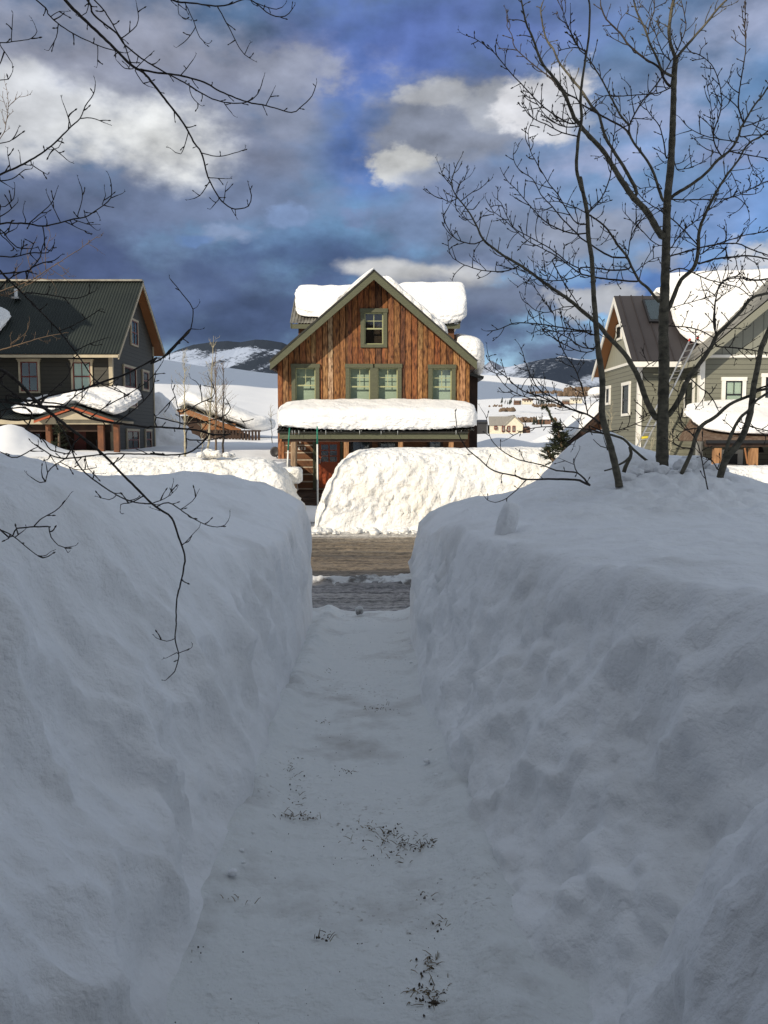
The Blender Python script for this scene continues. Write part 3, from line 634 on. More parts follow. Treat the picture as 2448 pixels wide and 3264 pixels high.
def foreground_mound():
    th = np.linspace(0, 1, 150); u = np.linspace(-1, 1, 200)
    xs = np.linspace(.25, 3.2, 230); ys = np.linspace(.2, 3.3, 230); X, Y = np.meshgrid(xs, ys)
    cx, cy = 1.44, 1.62
    rr = np.sqrt(((X - cx) / 1.05) ** 2 + ((Y - cy) / .95) ** 2)
    rr = rr + .07 * fbm(X * 2, Y * 2, 0 * X, 3)
    Z = .25 + 1.36 * (1 - np.clip(rr, 0, 1.2) ** 2.3) + .10 * fbm(X * 1.4, Y * 1.4, 0 * X, 3)
    Z = np.maximum(Z, -.05)
    V = np.stack([X, Y, Z], -1); V = V + normals(V) * (.10 * (worley(X * 2.4, Y * 2.4, Z * 2.4, 7) ** 2 - .3) - .03 * (worley(X * 9, Y * 9, Z * 9, 4) ** 2 - .3))[..., None]
    V = disp(V, [((2.6, 2.6, 2.6), .07, 4), ((7, 7, 7), .026, 4)])
    o = grid_mesh('snow_heap', V, 'snow_near')
    tag(o, 'rounded lumpy snow heap in the near right corner beside the path', 'snow heap')
def far_bank(name, x0, x1, y0, H, label, seed, ends, hx=None, amp=.085):
    xs = []
    def rng_x():
        L = [(-45, -12, .3), (-12, 12, .035), (12, 45, .3)]
        out = []
        for a, b, s in L:
            a2, b2 = max(a, x0 - .15), min(b, x1 + .15)
            if b2 > a2: out.append((a2, b2, s))
        return spaced(*out)
    xs = rng_x(); ys = spaced((y0 - .15, y0 + 1.2, .022), (y0 + 1.2, y0 + 2.6, .06))
    X, Y = np.meshgrid(xs, ys); r = .62
    d = Y - y0 - .06 * fbm(X * .8, 0 * X, seed + 0 * X, 3)
    e = np.full_like(X, 99.)
    if 'l' in ends: e = np.minimum(e, X - x0)
    if 'r' in ends: e = np.minimum(e, x1 - X)
    e = e + .16 * fbm(X * 1.7, Y * 1.7, seed + 3 + 0 * X, 3) * (e < 3)
    d2 = np.minimum(d, 9); back = y0 + 2.6 - Y
    dx = np.maximum(r - e, 0); dy = np.maximum(r - d2, 0); dd = r - np.sqrt(dx ** 2 + dy ** 2) + np.maximum(np.minimum(e - r, d2 - r), 0)
    dd = np.minimum(dd, back * 1.5)
    Ht = H + (hx(X) if hx else 0)
    eo = np.clip(e / .8, 0, 1); Z = Ht * (1 - np.exp(-(np.maximum(dd, 0) / .36) ** 1.15)) * (.86 + .14 * (1 - (1 - eo) ** 2)) + .04 * fbm(X * .5, Y * .5, seed + 0 * X, 2)
    Z = np.where(dd < 0, dd * 4, Z)
    V = np.stack([X, Y, Z - .02], -1); mask = smooth(dd, -.02, .12) * (1 - .72 * smooth(dd, .75, 1.2))
    lo = 1 - smooth(Z, .5, 1.15); V = V + normals(V) * (mask * (-(.03 + .10 * lo) * (worley(X * 5.5 + .8 * fbm(X * 2, Y * 2, Z * 2, 3), Y * 5.5, Z * 5.5 + .8 * fbm(Z * 2, X * 2, Y * 2, 3), 6) ** 2 - .3) - (.02 + .03 * lo) * (worley(X * 13, Y * 13, Z * 13, 8) ** 2 - .3)))[..., None]
    V = disp(V, [((1.3, 1.3, 1.3), amp * .9, 3), ((4.5, 4.5, 4.5), amp * 1.1, 4), ((11, 11, 11), amp * .5, 3)], mask)
    o = grid_mesh(name, V, 'snow_far'); tag(o, label, 'snow bank')
near_left_bank(); near_right_bank(); foreground_mound()
far_bank('snow_bank', PX(996, 18.6), 45, 18.45, 1.84, 'long sunlit lumpy snow bank across the street in front of the wooden house', 1.0, 'l', lambda X: -.42 * smooth(X, 5.6, 7.4), amp=.068)
far_bank('snow_bank', -45, PX(952, 18.8), 18.6, 1.62, 'sunlit snow bank across the street in front of the dark green roofed house', 5.0, 'r', lambda X: -.0 * X, .06)

def blob(name, c, s, seed, m, label, cat, amp=.18, fl=.0, group=None, rot=0.0, e=2.3, fq=1.6, N=22):
    """one irregular lump of snow or ice, flattened at its base"""
    bm = bmesh.new(); bmesh.ops.create_cube(bm, size=2); bmesh.ops.subdivide_edges(bm, edges=bm.edges, cuts=N // 2, use_grid_fill=True)
    ca, sa = math.cos(rot), math.sin(rot)
    P0 = np.array([v.co[:] for v in bm.verts])
    nn = (np.abs(P0) ** e).sum(1) ** (1 / e); Q = P0 / nn[:, None]
    dsp = 1 + amp * fbm(Q[:, 0] * fq + seed, Q[:, 1] * fq, Q[:, 2] * fq, 4); Q = Q * dsp[:, None]
    for v, q in zip(bm.verts, Q):
        x, y, z = q[0] * s[0], q[1] * s[1], q[2] * s[2]
        if z < 0: z *= (1 - fl)
        v.co = (x * ca - y * sa + 0, x * sa + y * ca, z)
    me = bpy.data.meshes.new(name); bm.to_mesh(me); bm.free()
    me.polygons.foreach_set('use_smooth', [True] * len(me.polygons))
    o = link_mesh(me, name, m); o.location = c
    return tag(o, label, cat, group)
b1 = blob('snow_chunk', (.80, 5.55, 1.47), (.065, .05, .13), 3, 'snow_near', 'upright slab of snow stuck in the smooth top of the right hand bank', 'snow chunk', .12, 0, e=3.2, rot=.3)
b1.rotation_euler = (0.1, .28, .3)
g = P(1145, 1972, 9.45); blob('snow_lump', (g.x, 9.45, .10), (.045, .04, .055), 6, 'snow_crust', 'small dirty snow lump standing at the street end of the path', 'snow lump', .3, .3)
blob('snow_block', (PX(925, 21.0), 21.0, PZ(1508, 21) - .05), (.28, .4, .20), 9, 'snow_far', 'squared snow block behind the end of the left roadside bank, by the white stake', 'snow block', .06, 0, e=5)
for i, (px_, py_, s_, lb) in enumerate([(1870, 2060, .05, ''), (1810, 1998, .03, ''), (1960, 2010, .035, '')]): pass
# loose crumbs along the foot of the far bank
r_ = random.Random(11)
spots = []
for i in range(60):
    spots.append((-1.5 + 3.0 * r_.random() ** 1.5, 18.34 + r_.uniform(-.42, .14), r_.uniform(.03, .06) if i % 4 else r_.uniform(.07, .15)))
for i, (x, y, s) in enumerate(spots):
    blob('snow_crumb', (x, y, .03), (s, s * .9, s * .75), 20 + i, 'snow_far', 'loose crumb of snow at the foot of the sunlit roadside bank', 'snow crumb', .35, .4, 'crumbs of snow fallen from the far bank', N=8)
for i in range(14):
    x = r_.uniform(-.62, .2); y = r_.choice([2.9, 3.4, 3.9, 9.1, 9.3]) + r_.uniform(-.2, .3); s = r_.uniform(.012, .03)
    y = r_.uniform(3.0, 9.3); x = r_.choice([-.56, .24]) + r_.uniform(-.05, .05); s *= .7
    blob('snow_crumb', (x, y, float(zpath(y)) + .035), (s, s * .9, s * .7), 60 + i, 'snow_near', 'small loose crumb of snow lying on the shaded path', 'snow crumb', .35, .4, 'crumbs of snow on the path', N=8)

for i, (px_, py_, Y_, s_) in enumerate([(640, 1449, 19.6, .10), (668, 1446, 19.7, .16), (690, 1447, 19.6, .12), (722, 1449, 19.6, .09), (740, 1450, 19.7, .07)]):
    c = P(px_, py_, Y_); blob('snow_clod', (c.x, c.y, c.z - .02), (s_, s_ * .8, s_ * .8), 90 + i, 'snow_far', 'small white snow clod perched on the left roadside bank below the slim aspens', 'snow clod', .4, .3, 'clods on the left roadside bank', N=12)
for i, (x_, y_, z_, s_) in enumerate([(2.28, 7.42, 1.70, .09), (2.36, 7.34, 1.68, .07), (2.62, 7.50, 1.71, .10), (2.74, 7.62, 1.72, .13), (2.55, 7.32, 1.67, .06), (2.05, 7.25, 1.62, .07), (2.90, 7.5, 1.68, .09), (2.45, 7.28, 1.66, .05), (2.16, 7.35, 1.66, .06)]):
    blob('snow_clump', (x_, y_, z_ + .05), (s_, s_ * .9, s_ * .7), 120 + i, 'snow_near', 'rough clump of snow heaped round the foot of the thickest bare aspen', 'snow clump', .35, .2, 'snow clumps round the aspen foot', N=14)
for i, (x_, y_, s_) in enumerate([(.50, 2.80, .035), (.56, 2.86, .05), (.45, 3.0, .03), (.40, 3.15, .025), (.38, 3.5, .03), (.36, 3.62, .045), (.62, 2.74, .03), (.33, 3.9, .02)]):
    blob('snow_lump', (x_, y_, float(zpath(y_)) + .01), (s_, s_ * .9, s_ * .8), 150 + i, 'snow_near', 'broken lump of snow at the foot of the right hand wall near the viewer', 'snow lump', .35, .2, 'broken lumps along the right wall foot', N=12)
# ------------------------------------------------------------------ building helpers
def face_front(Y): return Matrix(((1, 0, 0, 0), (0, -1, 0, Y), (0, 0, 1, 0), (0, 0, 0, 1)))
def face_left(X): return Matrix(((0, -1, 0, X), (1, 0, 0, 0), (0, 0, 1, 0), (0, 0, 0, 1)))
def face_right(X): return Matrix(((0, 1, 0, X), (1, 0, 0, 0), (0, 0, 1, 0), (0, 0, 0, 1)))
def corrugated(mb, a, b, c, d, spacing=.09, amp=.012, seg=4):
    """ribbed sheet: a->b along the eave, d->c along the ridge; ribs run from eave to ridge"""
    a, b, c, d = map(Vector, (a, b, c, d)); n = int((b - a).length / spacing) * seg
    nn = (b - a).cross(d - a).normalized()
    if nn.z < 0: nn = -nn
    vs = []; fs = []
    for i in range(n + 1):
        t = i / n; o = nn * (amp * math.sin(2 * math.pi * i / seg + .6))
        vs += [a.lerp(b, t) + o, d.lerp(c, t) + o]
    for i in range(n): fs.append((2 * i, 2 * i + 2, 2 * i + 3, 2 * i + 1))
    mb.add(vs, fs)
def standing(mb, a, b, c, d, spacing=.42):
    a, b, c, d = map(Vector, (a, b, c, d)); n = max(1, int((b - a).length / spacing))
    nn = (b - a).cross(d - a).normalized()
    if nn.z < 0: nn = -nn
    mb.slab([a, b, c, d], .05)
    u = (b - a).normalized() * .012
    for i in range(n + 1):
        t = (i + .5) / (n + 1); p = a.lerp(b, t); q = d.lerp(c, t)
        mb.add([p - u, p + u, q + u, q - u, p - u + nn * .04, p + u + nn * .04, q + u + nn * .04, q - u + nn * .04], [(0,1,5,4),(1,2,6,5),(2,3,7,6),(3,0,4,7),(4,5,6,7)])
def window(root, M, u0, u1, w0, w1, tw=.10, trim='olive_trim', sash='sash_green', head=None, rec=.0, top=(2, 2), bot=(1, 1), blind=None, proud=.05, sill=False, cap=None, label=None):
    """trim boards round an opening; sash, pane and blind or dark room behind"""
    hd = head or tw
    b = MB(M)
    b.box(u0, u0 + tw, -.02, proud, w0, w1 - hd); b.box(u1 - tw, u1, -.02, proud, w0, w1 - hd)
    b.box(u0 - .02, u1 + .02, -.02, proud + .012, w1 - hd, w1); b.box(u0 + tw, u1 - tw, -.02, proud - .004, w0, w0 + (tw * .8 if not sill else .05))
    if sill: b.box(u0 - .03, u1 + .03, -.02, proud + .04, w0 - .05, w0)
    if cap: b.box(u0 - .05, u1 + .05, -.02, proud + .05, w1, w1 + .035)
    wn = b.build('window', trim, root)
    if label: wn['label'] = label
    a0, a1, c0, c1 = u0 + tw, u1 - tw, w0 + (tw * .8 if not sill else .05), w1 - hd
    n0 = proud - .035 - rec; n1 = n0 + .03; f = .035; mid = (c0 + c1) / 2
    s = MB(M); s.box(a0, a0 + f, n0, n1, c0, c1); s.box(a1 - f, a1, n0, n1, c0, c1); s.box(a0 + f, a1 - f, n0, n1, c0, c0 + f); s.box(a0 + f, a1 - f, n0, n1, c1 - f, c1)
    s.box(a0 + f, a1 - f, n0, n1 - .003, mid - .022, mid + .022)
    def bars(lo, hi, nx, nz):
        for i in range(1, nx):
            x = a0 + f + (a1 - a0 - 2 * f) * i / nx; s.box(x - .010, x + .010, n0 + .004, n1 - .006, lo, hi)
        for j in range(1, nz):
            z = lo + (hi - lo) * j / nz; s.box(a0 + f, a1 - f, n0 + .005, n1 - .008, z - .010, z + .010)
    bars(mid + .022, c1 - f, *top); bars(c0 + f, mid - .022, *bot)
    s.build('sash', sash, wn)
    g = MB(M); g.add([(a0, n0 + .008, c0), (a1, n0 + .008, c0), (a1, n0 + .008, c1), (a0, n0 + .008, c1)], [(0, 1, 2, 3)]); g.build('pane', 'pane_glass', wn)
    q = MB(M)
    if rec > .05:
        nb = n0 - .15
        if blind: q.add([(a0, nb, c0), (a1, nb, c0), (a1, nb, c1), (a0, nb, c1)], [(0, 1, 2, 3)]); q.build('blind', 'blind', wn)
        q = MB(M); dp = nb - .03 if blind else nb - .5
        q.add([(a0, n0, c0), (a1, n0, c0), (a1, n0, c1), (a0, n0, c1), (a0, dp, c0), (a1, dp, c0), (a1, dp, c1), (a0, dp, c1)], [(0, 1, 5, 4), (1, 2, 6, 5), (2, 3, 7, 6), (3, 0, 4, 7), (4, 5, 6, 7)])
        q.build('recess', 'room_dark', wn)
    else:
        q.box(a0, a1, -.03, n0 - .004, c0, c1); q.build('blind' if blind else 'recess', 'blind' if blind else 'room_dark', wn)
    return wn
def board_wall(root, Y, x0, x1, z0, topf, holes, bw=.19, thick=.26, name='wall'):
    """vertical rough boards of uneven tone and depth, open at the windows"""
    cuts = []
    x = x0; bid = 0; rr = random.Random(3); bounds = []
    while x < x1 - 1e-6:
        w = bw * rr.uniform(.82, 1.15); e = min(x1, x + w)
        if x1 - e < .06: e = x1
        bounds.append((x, e)); x = e
    mb = MB(); pal = [(.27, .112, .036), (.35, .160, .055), (.19, .074, .025), (.44, .24, .105), (.31, .125, .040), (.14, .055, .021), (.54, .36, .20), (.28, .100, .030), (.38, .20, .08)]
    wts = [5, 4, 4, 2, 4, 3, 1.0, 4, 2]
    for (bx0, bx1) in bounds:
        base = rr.choices(pal, wts)[0]; fr = rr.uniform(-.014, .014) + (.012 if bid % 2 else 0); bid += 1
        es = sorted({bx0, bx1} | {h for H in holes for h in H[:2] if bx0 < h < bx1})
        zs = [z0, rr.uniform(z0 + 1.2, z0 + 3.2), 99]
        for a, b in zip(es[:-1], es[1:]):
            g = .010
            aa = a + (g if a == bx0 else 0); bb = b - (g if b == bx1 else 0)
            iv = [(z0, 99)]
            for H in holes:
                if H[0] < (a + b) / 2 < H[1]:
                    nv = []
                    for lo, hi in iv:
                        if H[2] > lo: nv.append((lo, min(hi, H[2])))
                        if H[3] < hi: nv.append((max(lo, H[3]), hi))
                    iv = [q for q in nv if q[1] - q[0] > .01]
            for lo, hi in iv:
                segs = [lo] + [z for z in zs[1:2] if lo + .2 < z < min(hi, 6) - .2] + [hi]
                for si, (l, h) in enumerate(zip(segs[:-1], segs[1:])):
                    ta, tb = min(h, topf(aa)), min(h, topf(bb))
                    if max(ta, tb) <= l + .01: continue
                    ta = max(ta, l + .002); tb = max(tb, l + .002)
                    k = rr.uniform(.75, 1.2) if len(segs) > 2 else 1.0
                    mb.tone = tuple(c * k * rr.uniform(.92, 1.08) for c in base)
                    yf = Y - fr; gap = .003 if si else 0
                    pts = [(aa, l + gap), (bb, l + gap)]; xm = None
                    if aa < RX < bb and h > 90: tops = [(bb, tb), (RX, topf(RX)), (aa, ta)]
                    else: tops = [(bb, tb), (aa, ta)]
                    mb.prism(pts + tops, yf, Y + thick)
    return mb.build(name, 'board', root, tone=True)
def roof_snow(label, x0, x1, y0, y1, roof, T, e=5.0, amp=.03, N=34, name='roof_snow', lump=2.0, seed=0, parent=None, mname='snow_roof', droop=0.0, group=None):
    """thick rounded slab of snow lying on a roof surface z = roof(x, y)"""
    n = N; lines = np.linspace(-1, 1, n)
    bm = bmesh.new(); bmesh.ops.create_cube(bm, size=2); bmesh.ops.subdivide_edges(bm, edges=bm.edges, cuts=n, use_grid_fill=True)
    Q = np.array([v.co[:] for v in bm.verts]); Q = np.tan(Q * .9) / math.tan(.9)
    Q = Q / ((np.abs(Q) ** e).sum(1) ** (1 / e))[:, None]
    hx, hy = (x1 - x0) / 2, (y1 - y0) / 2; cx, cy = (x0 + x1) / 2, (y0 + y1) / 2
    X = cx + Q[:, 0] * hx; Y = cy + Q[:, 1] * hy
    t = (Q[:, 2] + 1) / 2
    rf = np.array([roof(min(max(a, x0), x1), min(max(b, y0), y1)) for a, b in zip(X, Y)])
    nz = fbm(X * lump + seed, Y * lump, t * T * lump, 4)
    nz2 = fbm(X * 9 + seed, Y * 9, t * T * 9, 3)
    ed = np.clip(np.maximum(np.abs(Q[:, 0]), np.abs(Q[:, 1])), 0, 1) ** 6
    X = X + np.sign(Q[:, 0]) * (nz * amp * 2 + nz2 * amp * .8) * np.abs(Q[:, 0]) ** 4
    Y = Y + np.sign(Q[:, 1]) * (nz * amp * 2 + nz2 * amp * .8) * np.abs(Q[:, 1]) ** 4
    lay = amp * .9 * fbm(t * T * 8 + seed, X * .35, Y * .35, 3)      # faint layers on the cut faces
    X = X + np.sign(Q[:, 0]) * lay * np.abs(Q[:, 0]) ** 6; Y = Y + np.sign(Q[:, 1]) * lay * np.abs(Q[:, 1]) ** 6
    Z = rf + .012 + T * t + (nz * amp * 1.2) * t - droop * ed * (1 - t) * (1 + 1.5 * nz2)
    for v, a, b, c in zip(bm.verts, X, Y, Z): v.co = (a, b, c)
    me = bpy.data.meshes.new(name); bm.to_mesh(me); bm.free(); me.polygons.foreach_set('use_smooth', [True] * len(me.polygons))
    o = link_mesh(me, name, mname); return tag(o, label, 'roof snow', group)

# ------------------------------------------------------------------ wooden house number 813
def wooden_house():
    Y = 28.0
    root = thing('wooden_house', (-.34, 30, 0), 'rustic brown board sided gable house with olive trim facing the street', 'house')
    x0, x1 = PX(886, Y), PX(1496, Y)
    rp = P(1192, 858, 27.35); le = P(857, 1150, 27.35); re = P(1524, 1149, 27.35)
    global RX; RX = rp.x
    th = .10
    def roofz(x):
        return rp.z - (rp.x - x) * (rp.z - le.z) / (rp.x - le.x) if x < rp.x else rp.z - (x - rp.x) * (rp.z - re.z) / (re.x - rp.x)
    topf = lambda x: roofz(x) - th * 1.35
    s = 1 / 1.9518
    def wpx(a, b, c, d): return (PX(800 + a * s, Y), PX(800 + b * s, Y), PZ(820 + d * s, Y), PZ(820 + c * s, Y))
    attic = wpx(683, 847, 320, 562); w1 = wpx(256, 428, 664, 925); w2a = wpx(590, 765, 664, 940); w2b = wpx(765, 936, 664, 940); w3 = wpx(1101, 1270, 668, 940)
    ho = []
    for q in (attic, w1, w2a, w2b, w3): ho.append((q[0] + .08, q[1] - .08, q[2] + .06, q[3] - .08))
    board_wall(root, Y, x0, x1, 2.25, topf, ho)
    for q, nm in ((attic, 0), (w1, 1), (w2a, 1), (w2b, 1), (w3, 1)):
        window(root, face_front(Y), *q, tw=.125, rec=.09, top=(2, 2), bot=(1, 1), blind=nm, proud=.06, cap=None)
    # ground floor: corner boards, log courses with pale chinking, rest dark
    bx = PX(906, Y)
    mb = MB(); rr = random.Random(5)
    for (a, b) in ((x0, x0 + .10), (x0 + .105, bx)):
        mb.tone = rr.choice([(.24, .09, .033), (.34, .14, .055)]); mb.box(a, b, Y - .03, Y + .2, 0, 2.25)
    mb.build('corner_board', 'board', root, tone=True)
    cx1 = PX(997, Y)
    m = MB(); m.box(bx, cx1, Y + .018, Y + .25, 0, 2.25); m.box(cx1, x1, Y + .10, Y + .25, 0, 2.25); m.build('chinked_wall', 'chink', root)
    m = MB()
    z = .16
    while z < 2.25:
        m.box(bx + .005, cx1 - .005, Y - .0, Y + .055, z + .022, min(2.25, z + .213)); z += .235
    m.box(PX(1084, Y), x1 - .003, Y + .03, Y + .095, 0, 2.24)
    m.build('log_siding', 'log_wood', root)
    m = MB(); m.box(x0 + .02, x1 - .02, Y + .3, 37.2, 0, 4.4); m.prism([(x0 + .02, 4.4), (x1 - .02, 4.4), (x1 - .02, topf(x1)), (RX, topf(RX) - .02), (x0 + .02, topf(x0))], Y + .3, 37.2); m.build('side_wall', 'dark_wood', root)
    m = MB(); m.box(cx1, PX(1011, Y), Y - .03, Y + .05, .3, 2.2); m.box(PX(1085, Y), PX(1092, Y), Y - .03, Y + .05, .3, 2.2); m.build('door_trim', 'olive_trim', root)
    # door with six panes
    a, b = PX(1015, Y), PX(1083, Y); lo, hi = .42, PZ(1408, Y)
    dm = MB(); dm.box(a, b, Y + .0, Y + .05, lo, lo + .85); dm.box(a, a + .085, Y, Y + .05, lo + .85, hi); dm.box(b - .095, b, Y, Y + .05, lo + .85, hi); dm.box(a + .085, b - .095, Y, Y + .05, hi - .09, hi)
    mx = (a + b - .01) / 2; dm.box(mx - .018, mx + .018, Y + .005, Y + .045, lo + .85, hi - .09)
    for j in (1, 2):
        zz = lo + .85 + (hi - .09 - lo - .85) * j / 3; dm.box(a + .085, b - .095, Y + .006, Y + .044, zz - .014, zz + .014)
    door = dm.build('door', 'door_red', root)
    g = MB(); g.add([(a + .08, Y + .03, lo + .85), (b - .09, Y + .03, lo + .85), (b - .09, Y + .03, hi - .08), (a + .08, Y + .03, hi - .08)], [(0, 1, 2, 3)]); g.build('pane', 'pane_glass', door)
    g = MB(); g.box(a + .08, b - .09, Y + .052, Y + .09, lo + .85, hi - .08); g.build('recess', 'room_dark', door)
    g = MB(); g.tube([(a + .05, Y - .05, lo + .8), (a + .05, Y - .05, lo + .95)], .012); g.build('handle', 'aluminium', door)
    for (p, q) in ((1112, 1186), (1204, 1268), (1362, 1412)):
        window(root, face_front(Y + .03), PX(p, Y), PX(q, Y), 1.1, 2.12, tw=.06, trim='dark_wood', sash='black_sash', top=(2, 1), bot=(2, 1), proud=.05)
    # roof slabs and rake boards
    m = MB()
    def rl(xa, xb, f, yy0, yy1, t):
        m.slab([(xa, yy0, f(xa)), (xb, yy0, f(xb)), (xb, yy1, f(xb)), (xa, yy1, f(xa))], t)
    rl(le.x, RX, roofz, 27.33, 37.6, .05); rl(RX, re.x, roofz, 27.33, 37.6, .05)
    m.build('roof', 'roof_edge', root)
    m = MB()
    bh = .255
    for (xa, xb) in ((le.x + .03, RX), (RX, re.x - .03)):
        m.prism([(xa, roofz(xa) - .06), (xb, roofz(xb) - .06), (xb, roofz(xb) - .06 - bh), (xa, roofz(xa) - .06 - bh)], 27.35, 27.395)
    m.build('rake_board', 'olive_trim', root)
    m = MB()
    for (xa, xb) in ((le.x + .05, x0), (x1, re.x - .05)):
        xo = xa if xa < 0 else xb
        m.prism([(xa, roofz(xa) - .12), (xb, roofz(xb) - .12), (xb, roofz(xo) - .30), (xa, roofz(xo) - .30)], 27.40, 37.5)
    m.build('soffit', 'dark_wood', root)
    # ---- cross gable behind, ridge parallel to the street
    ya, yr, yb = 31.0, 32.8, 34.6; za = PZ(1030, 31.0); zr = 7.28
    cl, cr = PX(927, 31), PX(1466, 31)
    m = MB(); m.prism([(ya + .22, 3.9), (yb - .22, 3.9), (yb - .22, za + .05), (yr, zr - .13), (ya + .22, za + .05)], PX(952, 31) , PX(1447, 31), 'x'); cg = m.build('cross_gable', 'log_wood', root)
    m = MB(); corrugated(m, (cl, ya, za), (cr, ya, za), (cr, yr, zr), (cl, yr, zr), .11, .018); corrugated(m, (cl, yb, za), (cr, yb, za), (cr, yr, zr), (cl, yr, zr), .11, .018); m.build('corrugated_roof', 'metal_roof_grey', cg)
    m = MB(); m.box(cl + .04, cr - .04, ya + .02, ya + .06, za - .19, za - .03)
    for xx in (cl + .02, cr - .06):
        m.prism([(ya, za - .03), (yr, zr - .03), (yb, za - .03), (yb, za - .17), (yr, zr - .19), (ya, za - .17)], xx, xx + .04, 'x')
    m.build('fascia', 'olive_trim', cg)
    # ---- rear wing on the right
    m = MB(); m.box(x1 - .3, PX(1521, 31.4), 31.4, 37, 0, PZ(1199, 31.4)); wg = m.build('rear_wing', 'dark_wood', root)
    m = MB(); zz = PZ(1200, 31.2); m.slab([(x1 - .3, 31.1, zz + .3), (PX(1541, 31.1), 31.1, zz), (PX(1541, 31.1), 37.2, zz), (x1 - .3, 37.2, zz + .3)], .10); m.build('wing_roof', 'roof_edge', wg)
    # ---- porch
    px0, px1 = PX(882, 25.9), PX(1494, 25.9); zf = PZ(1372, 25.9)
    m = MB(); corrugated(m, (px0, 25.85, zf), (PX(1512, 25.9), 25.85, zf), (PX(1512, 25.9), 28.0, zf + .42), (px0, 28.0, zf + .42), .09, .016); m.slab([(px0 + .02, 25.9, zf - .03), (px1, 25.9, zf - .03), (px1, 27.97, zf + .38), (px0 + .02, 27.97, zf + .38)], .05); pr = m.build('porch_roof', 'roof_edge', root)
    m = MB(); m.box(px0 + .03, px1, 25.93, 25.97, zf - .085, zf - .035); m.box(px0 + .07, px1 - .02, 25.985, 26.04, zf - .255, zf - .09); m.box(px0 + .07, px0 + .12, 26.04, 27.95, zf - .255, zf - .06); m.box(px1 - .07, px1 - .02, 26.04, 27.95, zf - .255, zf - .06); m.build('fascia', 'olive_trim', pr)
    m = MB(); m.box(px0 + .13, px1 - .08, 26.06, 26.22, zf - .34, zf - .20); m.build('beam', 'dark_wood', pr)
    for i, c in enumerate((937, 1104, 1277, 1438)):
        xc = PX(c, 26.15); m = MB(); w = .085
        m.tube([(xc + (.01 if i else -.02), 26.15, .35), (xc - .01, 26.15, 1.2), (xc, 26.15, zf - .34)], [w * 1.25, w * 1.18, w * 1.2], 4 if i else 7)
        m.build('post', 'grey_post' if i == 0 else 'cedar_post', root)
    m = MB(); m.box(px0 + .1, px1 - .05, 25.95, 27.98, 0, .36); m.build('porch_deck', 'dark_wood', root)
    for k in range(2):
        m = MB(); m.box(PX(962, 25.6), PX(1092, 25.6), 25.7 - .28 * k, 25.95 - .28 * k, 0, .24 - .12 * k); m.build('step', 'dark_wood', root)
    # house number
    cu = bpy.data.curves.new('number', 'FONT'); cu.body = '813'; cu.size = .135; cu.extrude = .006; cu.space_character = 1.35; cu.offset = .003
    to = bpy.data.objects.new('tmp', cu); COL.objects.link(to); bpy.context.view_layer.update()
    me = bpy.data.meshes.new_from_object(to.evaluated_get(bpy.context.evaluated_depsgraph_get())); bpy.data.objects.remove(to)
    p = P(950, 1434, Y - .012)
    me.transform(Matrix.Translation(p - LOC[root.name]) @ Matrix.Rotation(R(90), 4, 'X')); me.name = 'house_number'
    me.materials.clear(); link_mesh(me, 'house_number', 'number_metal', root)
    m = MB(); q = P(957, 1408, Y - .02); m.tube([(q.x, Y - .10, q.z - .05), (q.x, Y - .10, q.z + .05)], [.03, .022], 8); m.tube([(q.x, Y - .1, q.z + .05), (q.x, Y, q.z + .07)], .008, 5); m.build('porch_light', 'stake_white', root)
    # dish on the left wall
    d = thing('satellite_dish', (x0 - .12, 28.3, PZ(1450, 28.3)), 'dark round satellite dish on the left side of the wooden house', 'satellite dish')
    m = MB(); c = P(876, 1440, 28.25); n = 20
    vs = [c + Vector((0, .05, 0))]; fs = []
    for ring, (r, dp) in enumerate(((.09, .04), (.165, 0.0), (.172, .012), (.09, .06))):
        for i in range(n): t = 2 * math.pi * i / n; vs.append(c + Vector((r * .92 * math.cos(t), dp, r * math.sin(t))))
    for i in range(n):
        j = (i + 1) % n; fs.append((0, 1 + i, 1 + j))
        for q in range(3): fs.append((1 + q * n + i, 1 + q * n + j, 1 + (q + 1) * n + j, 1 + (q + 1) * n + i))
    m.add(vs, fs); m.build('dish', 'dish_dark', d, smooth_=True)
    m = MB(); m.tube([c + Vector((0, .06, 0)), c + Vector((.03, .10, -.15)), Vector((x0 - .01, 28.35, c.z - .28))], .018); m.tube([c + Vector((0, .03, -.14)), c + Vector((0, -.14, -.03))], .008); m.build('bracket', 'dish_dark', d)
    # ---- snow on this house
    pz = lambda x, y: zf + .02 + (y - 25.85) * .195
    roof_snow('thick rounded white snow loaf on the porch roof of the wooden house', PX(877, 25.9), PX(1527, 25.9), 25.72, 27.97, pz, .64, e=5.0, amp=.04, N=90, lump=1.6, droop=.09)
    cz = lambda x, y: zr - abs(y - yr) * (zr - za) / (yr - ya)
    lz = lambda x, y: max(cz(x, y), roofz(x)) + .02
    roof_snow('broad snow slab on the left wing of the wooden house cross gable', PX(942, 31.3), PX(1200, 31), 31.22, 34.7, lz, .44, e=7, amp=.05, N=44, lump=1.4, seed=3)
    roof_snow('huge rounded snow block on the right wing of the wooden house cross gable', PX(1270, 31), PX(1490, 31), 30.85, 34.8, lz, .54, e=5.5, amp=.04, N=44, lump=1.2, seed=5, droop=.08)
    mz = lambda x, y: roofz(x) + .01
    roof_snow('snow slab with a broken jagged edge just right of the ridge of the wooden house', RX + .30, RX + 2.45, 28.75, 31.9, mz, .50, e=6, amp=.06, N=44, lump=3.2, seed=8)
    roof_snow('smooth white snow lying just left of the ridge of the wooden house', RX - 1.9, RX + .12, 28.45, 32.4, mz, .40, e=5, amp=.03, N=36, lump=1.4, seed=9)
    wz = lambda x, y: PZ(1200, 31.2) + .02 + .3 * (PX(1541, 31.1) - x) / 1.2
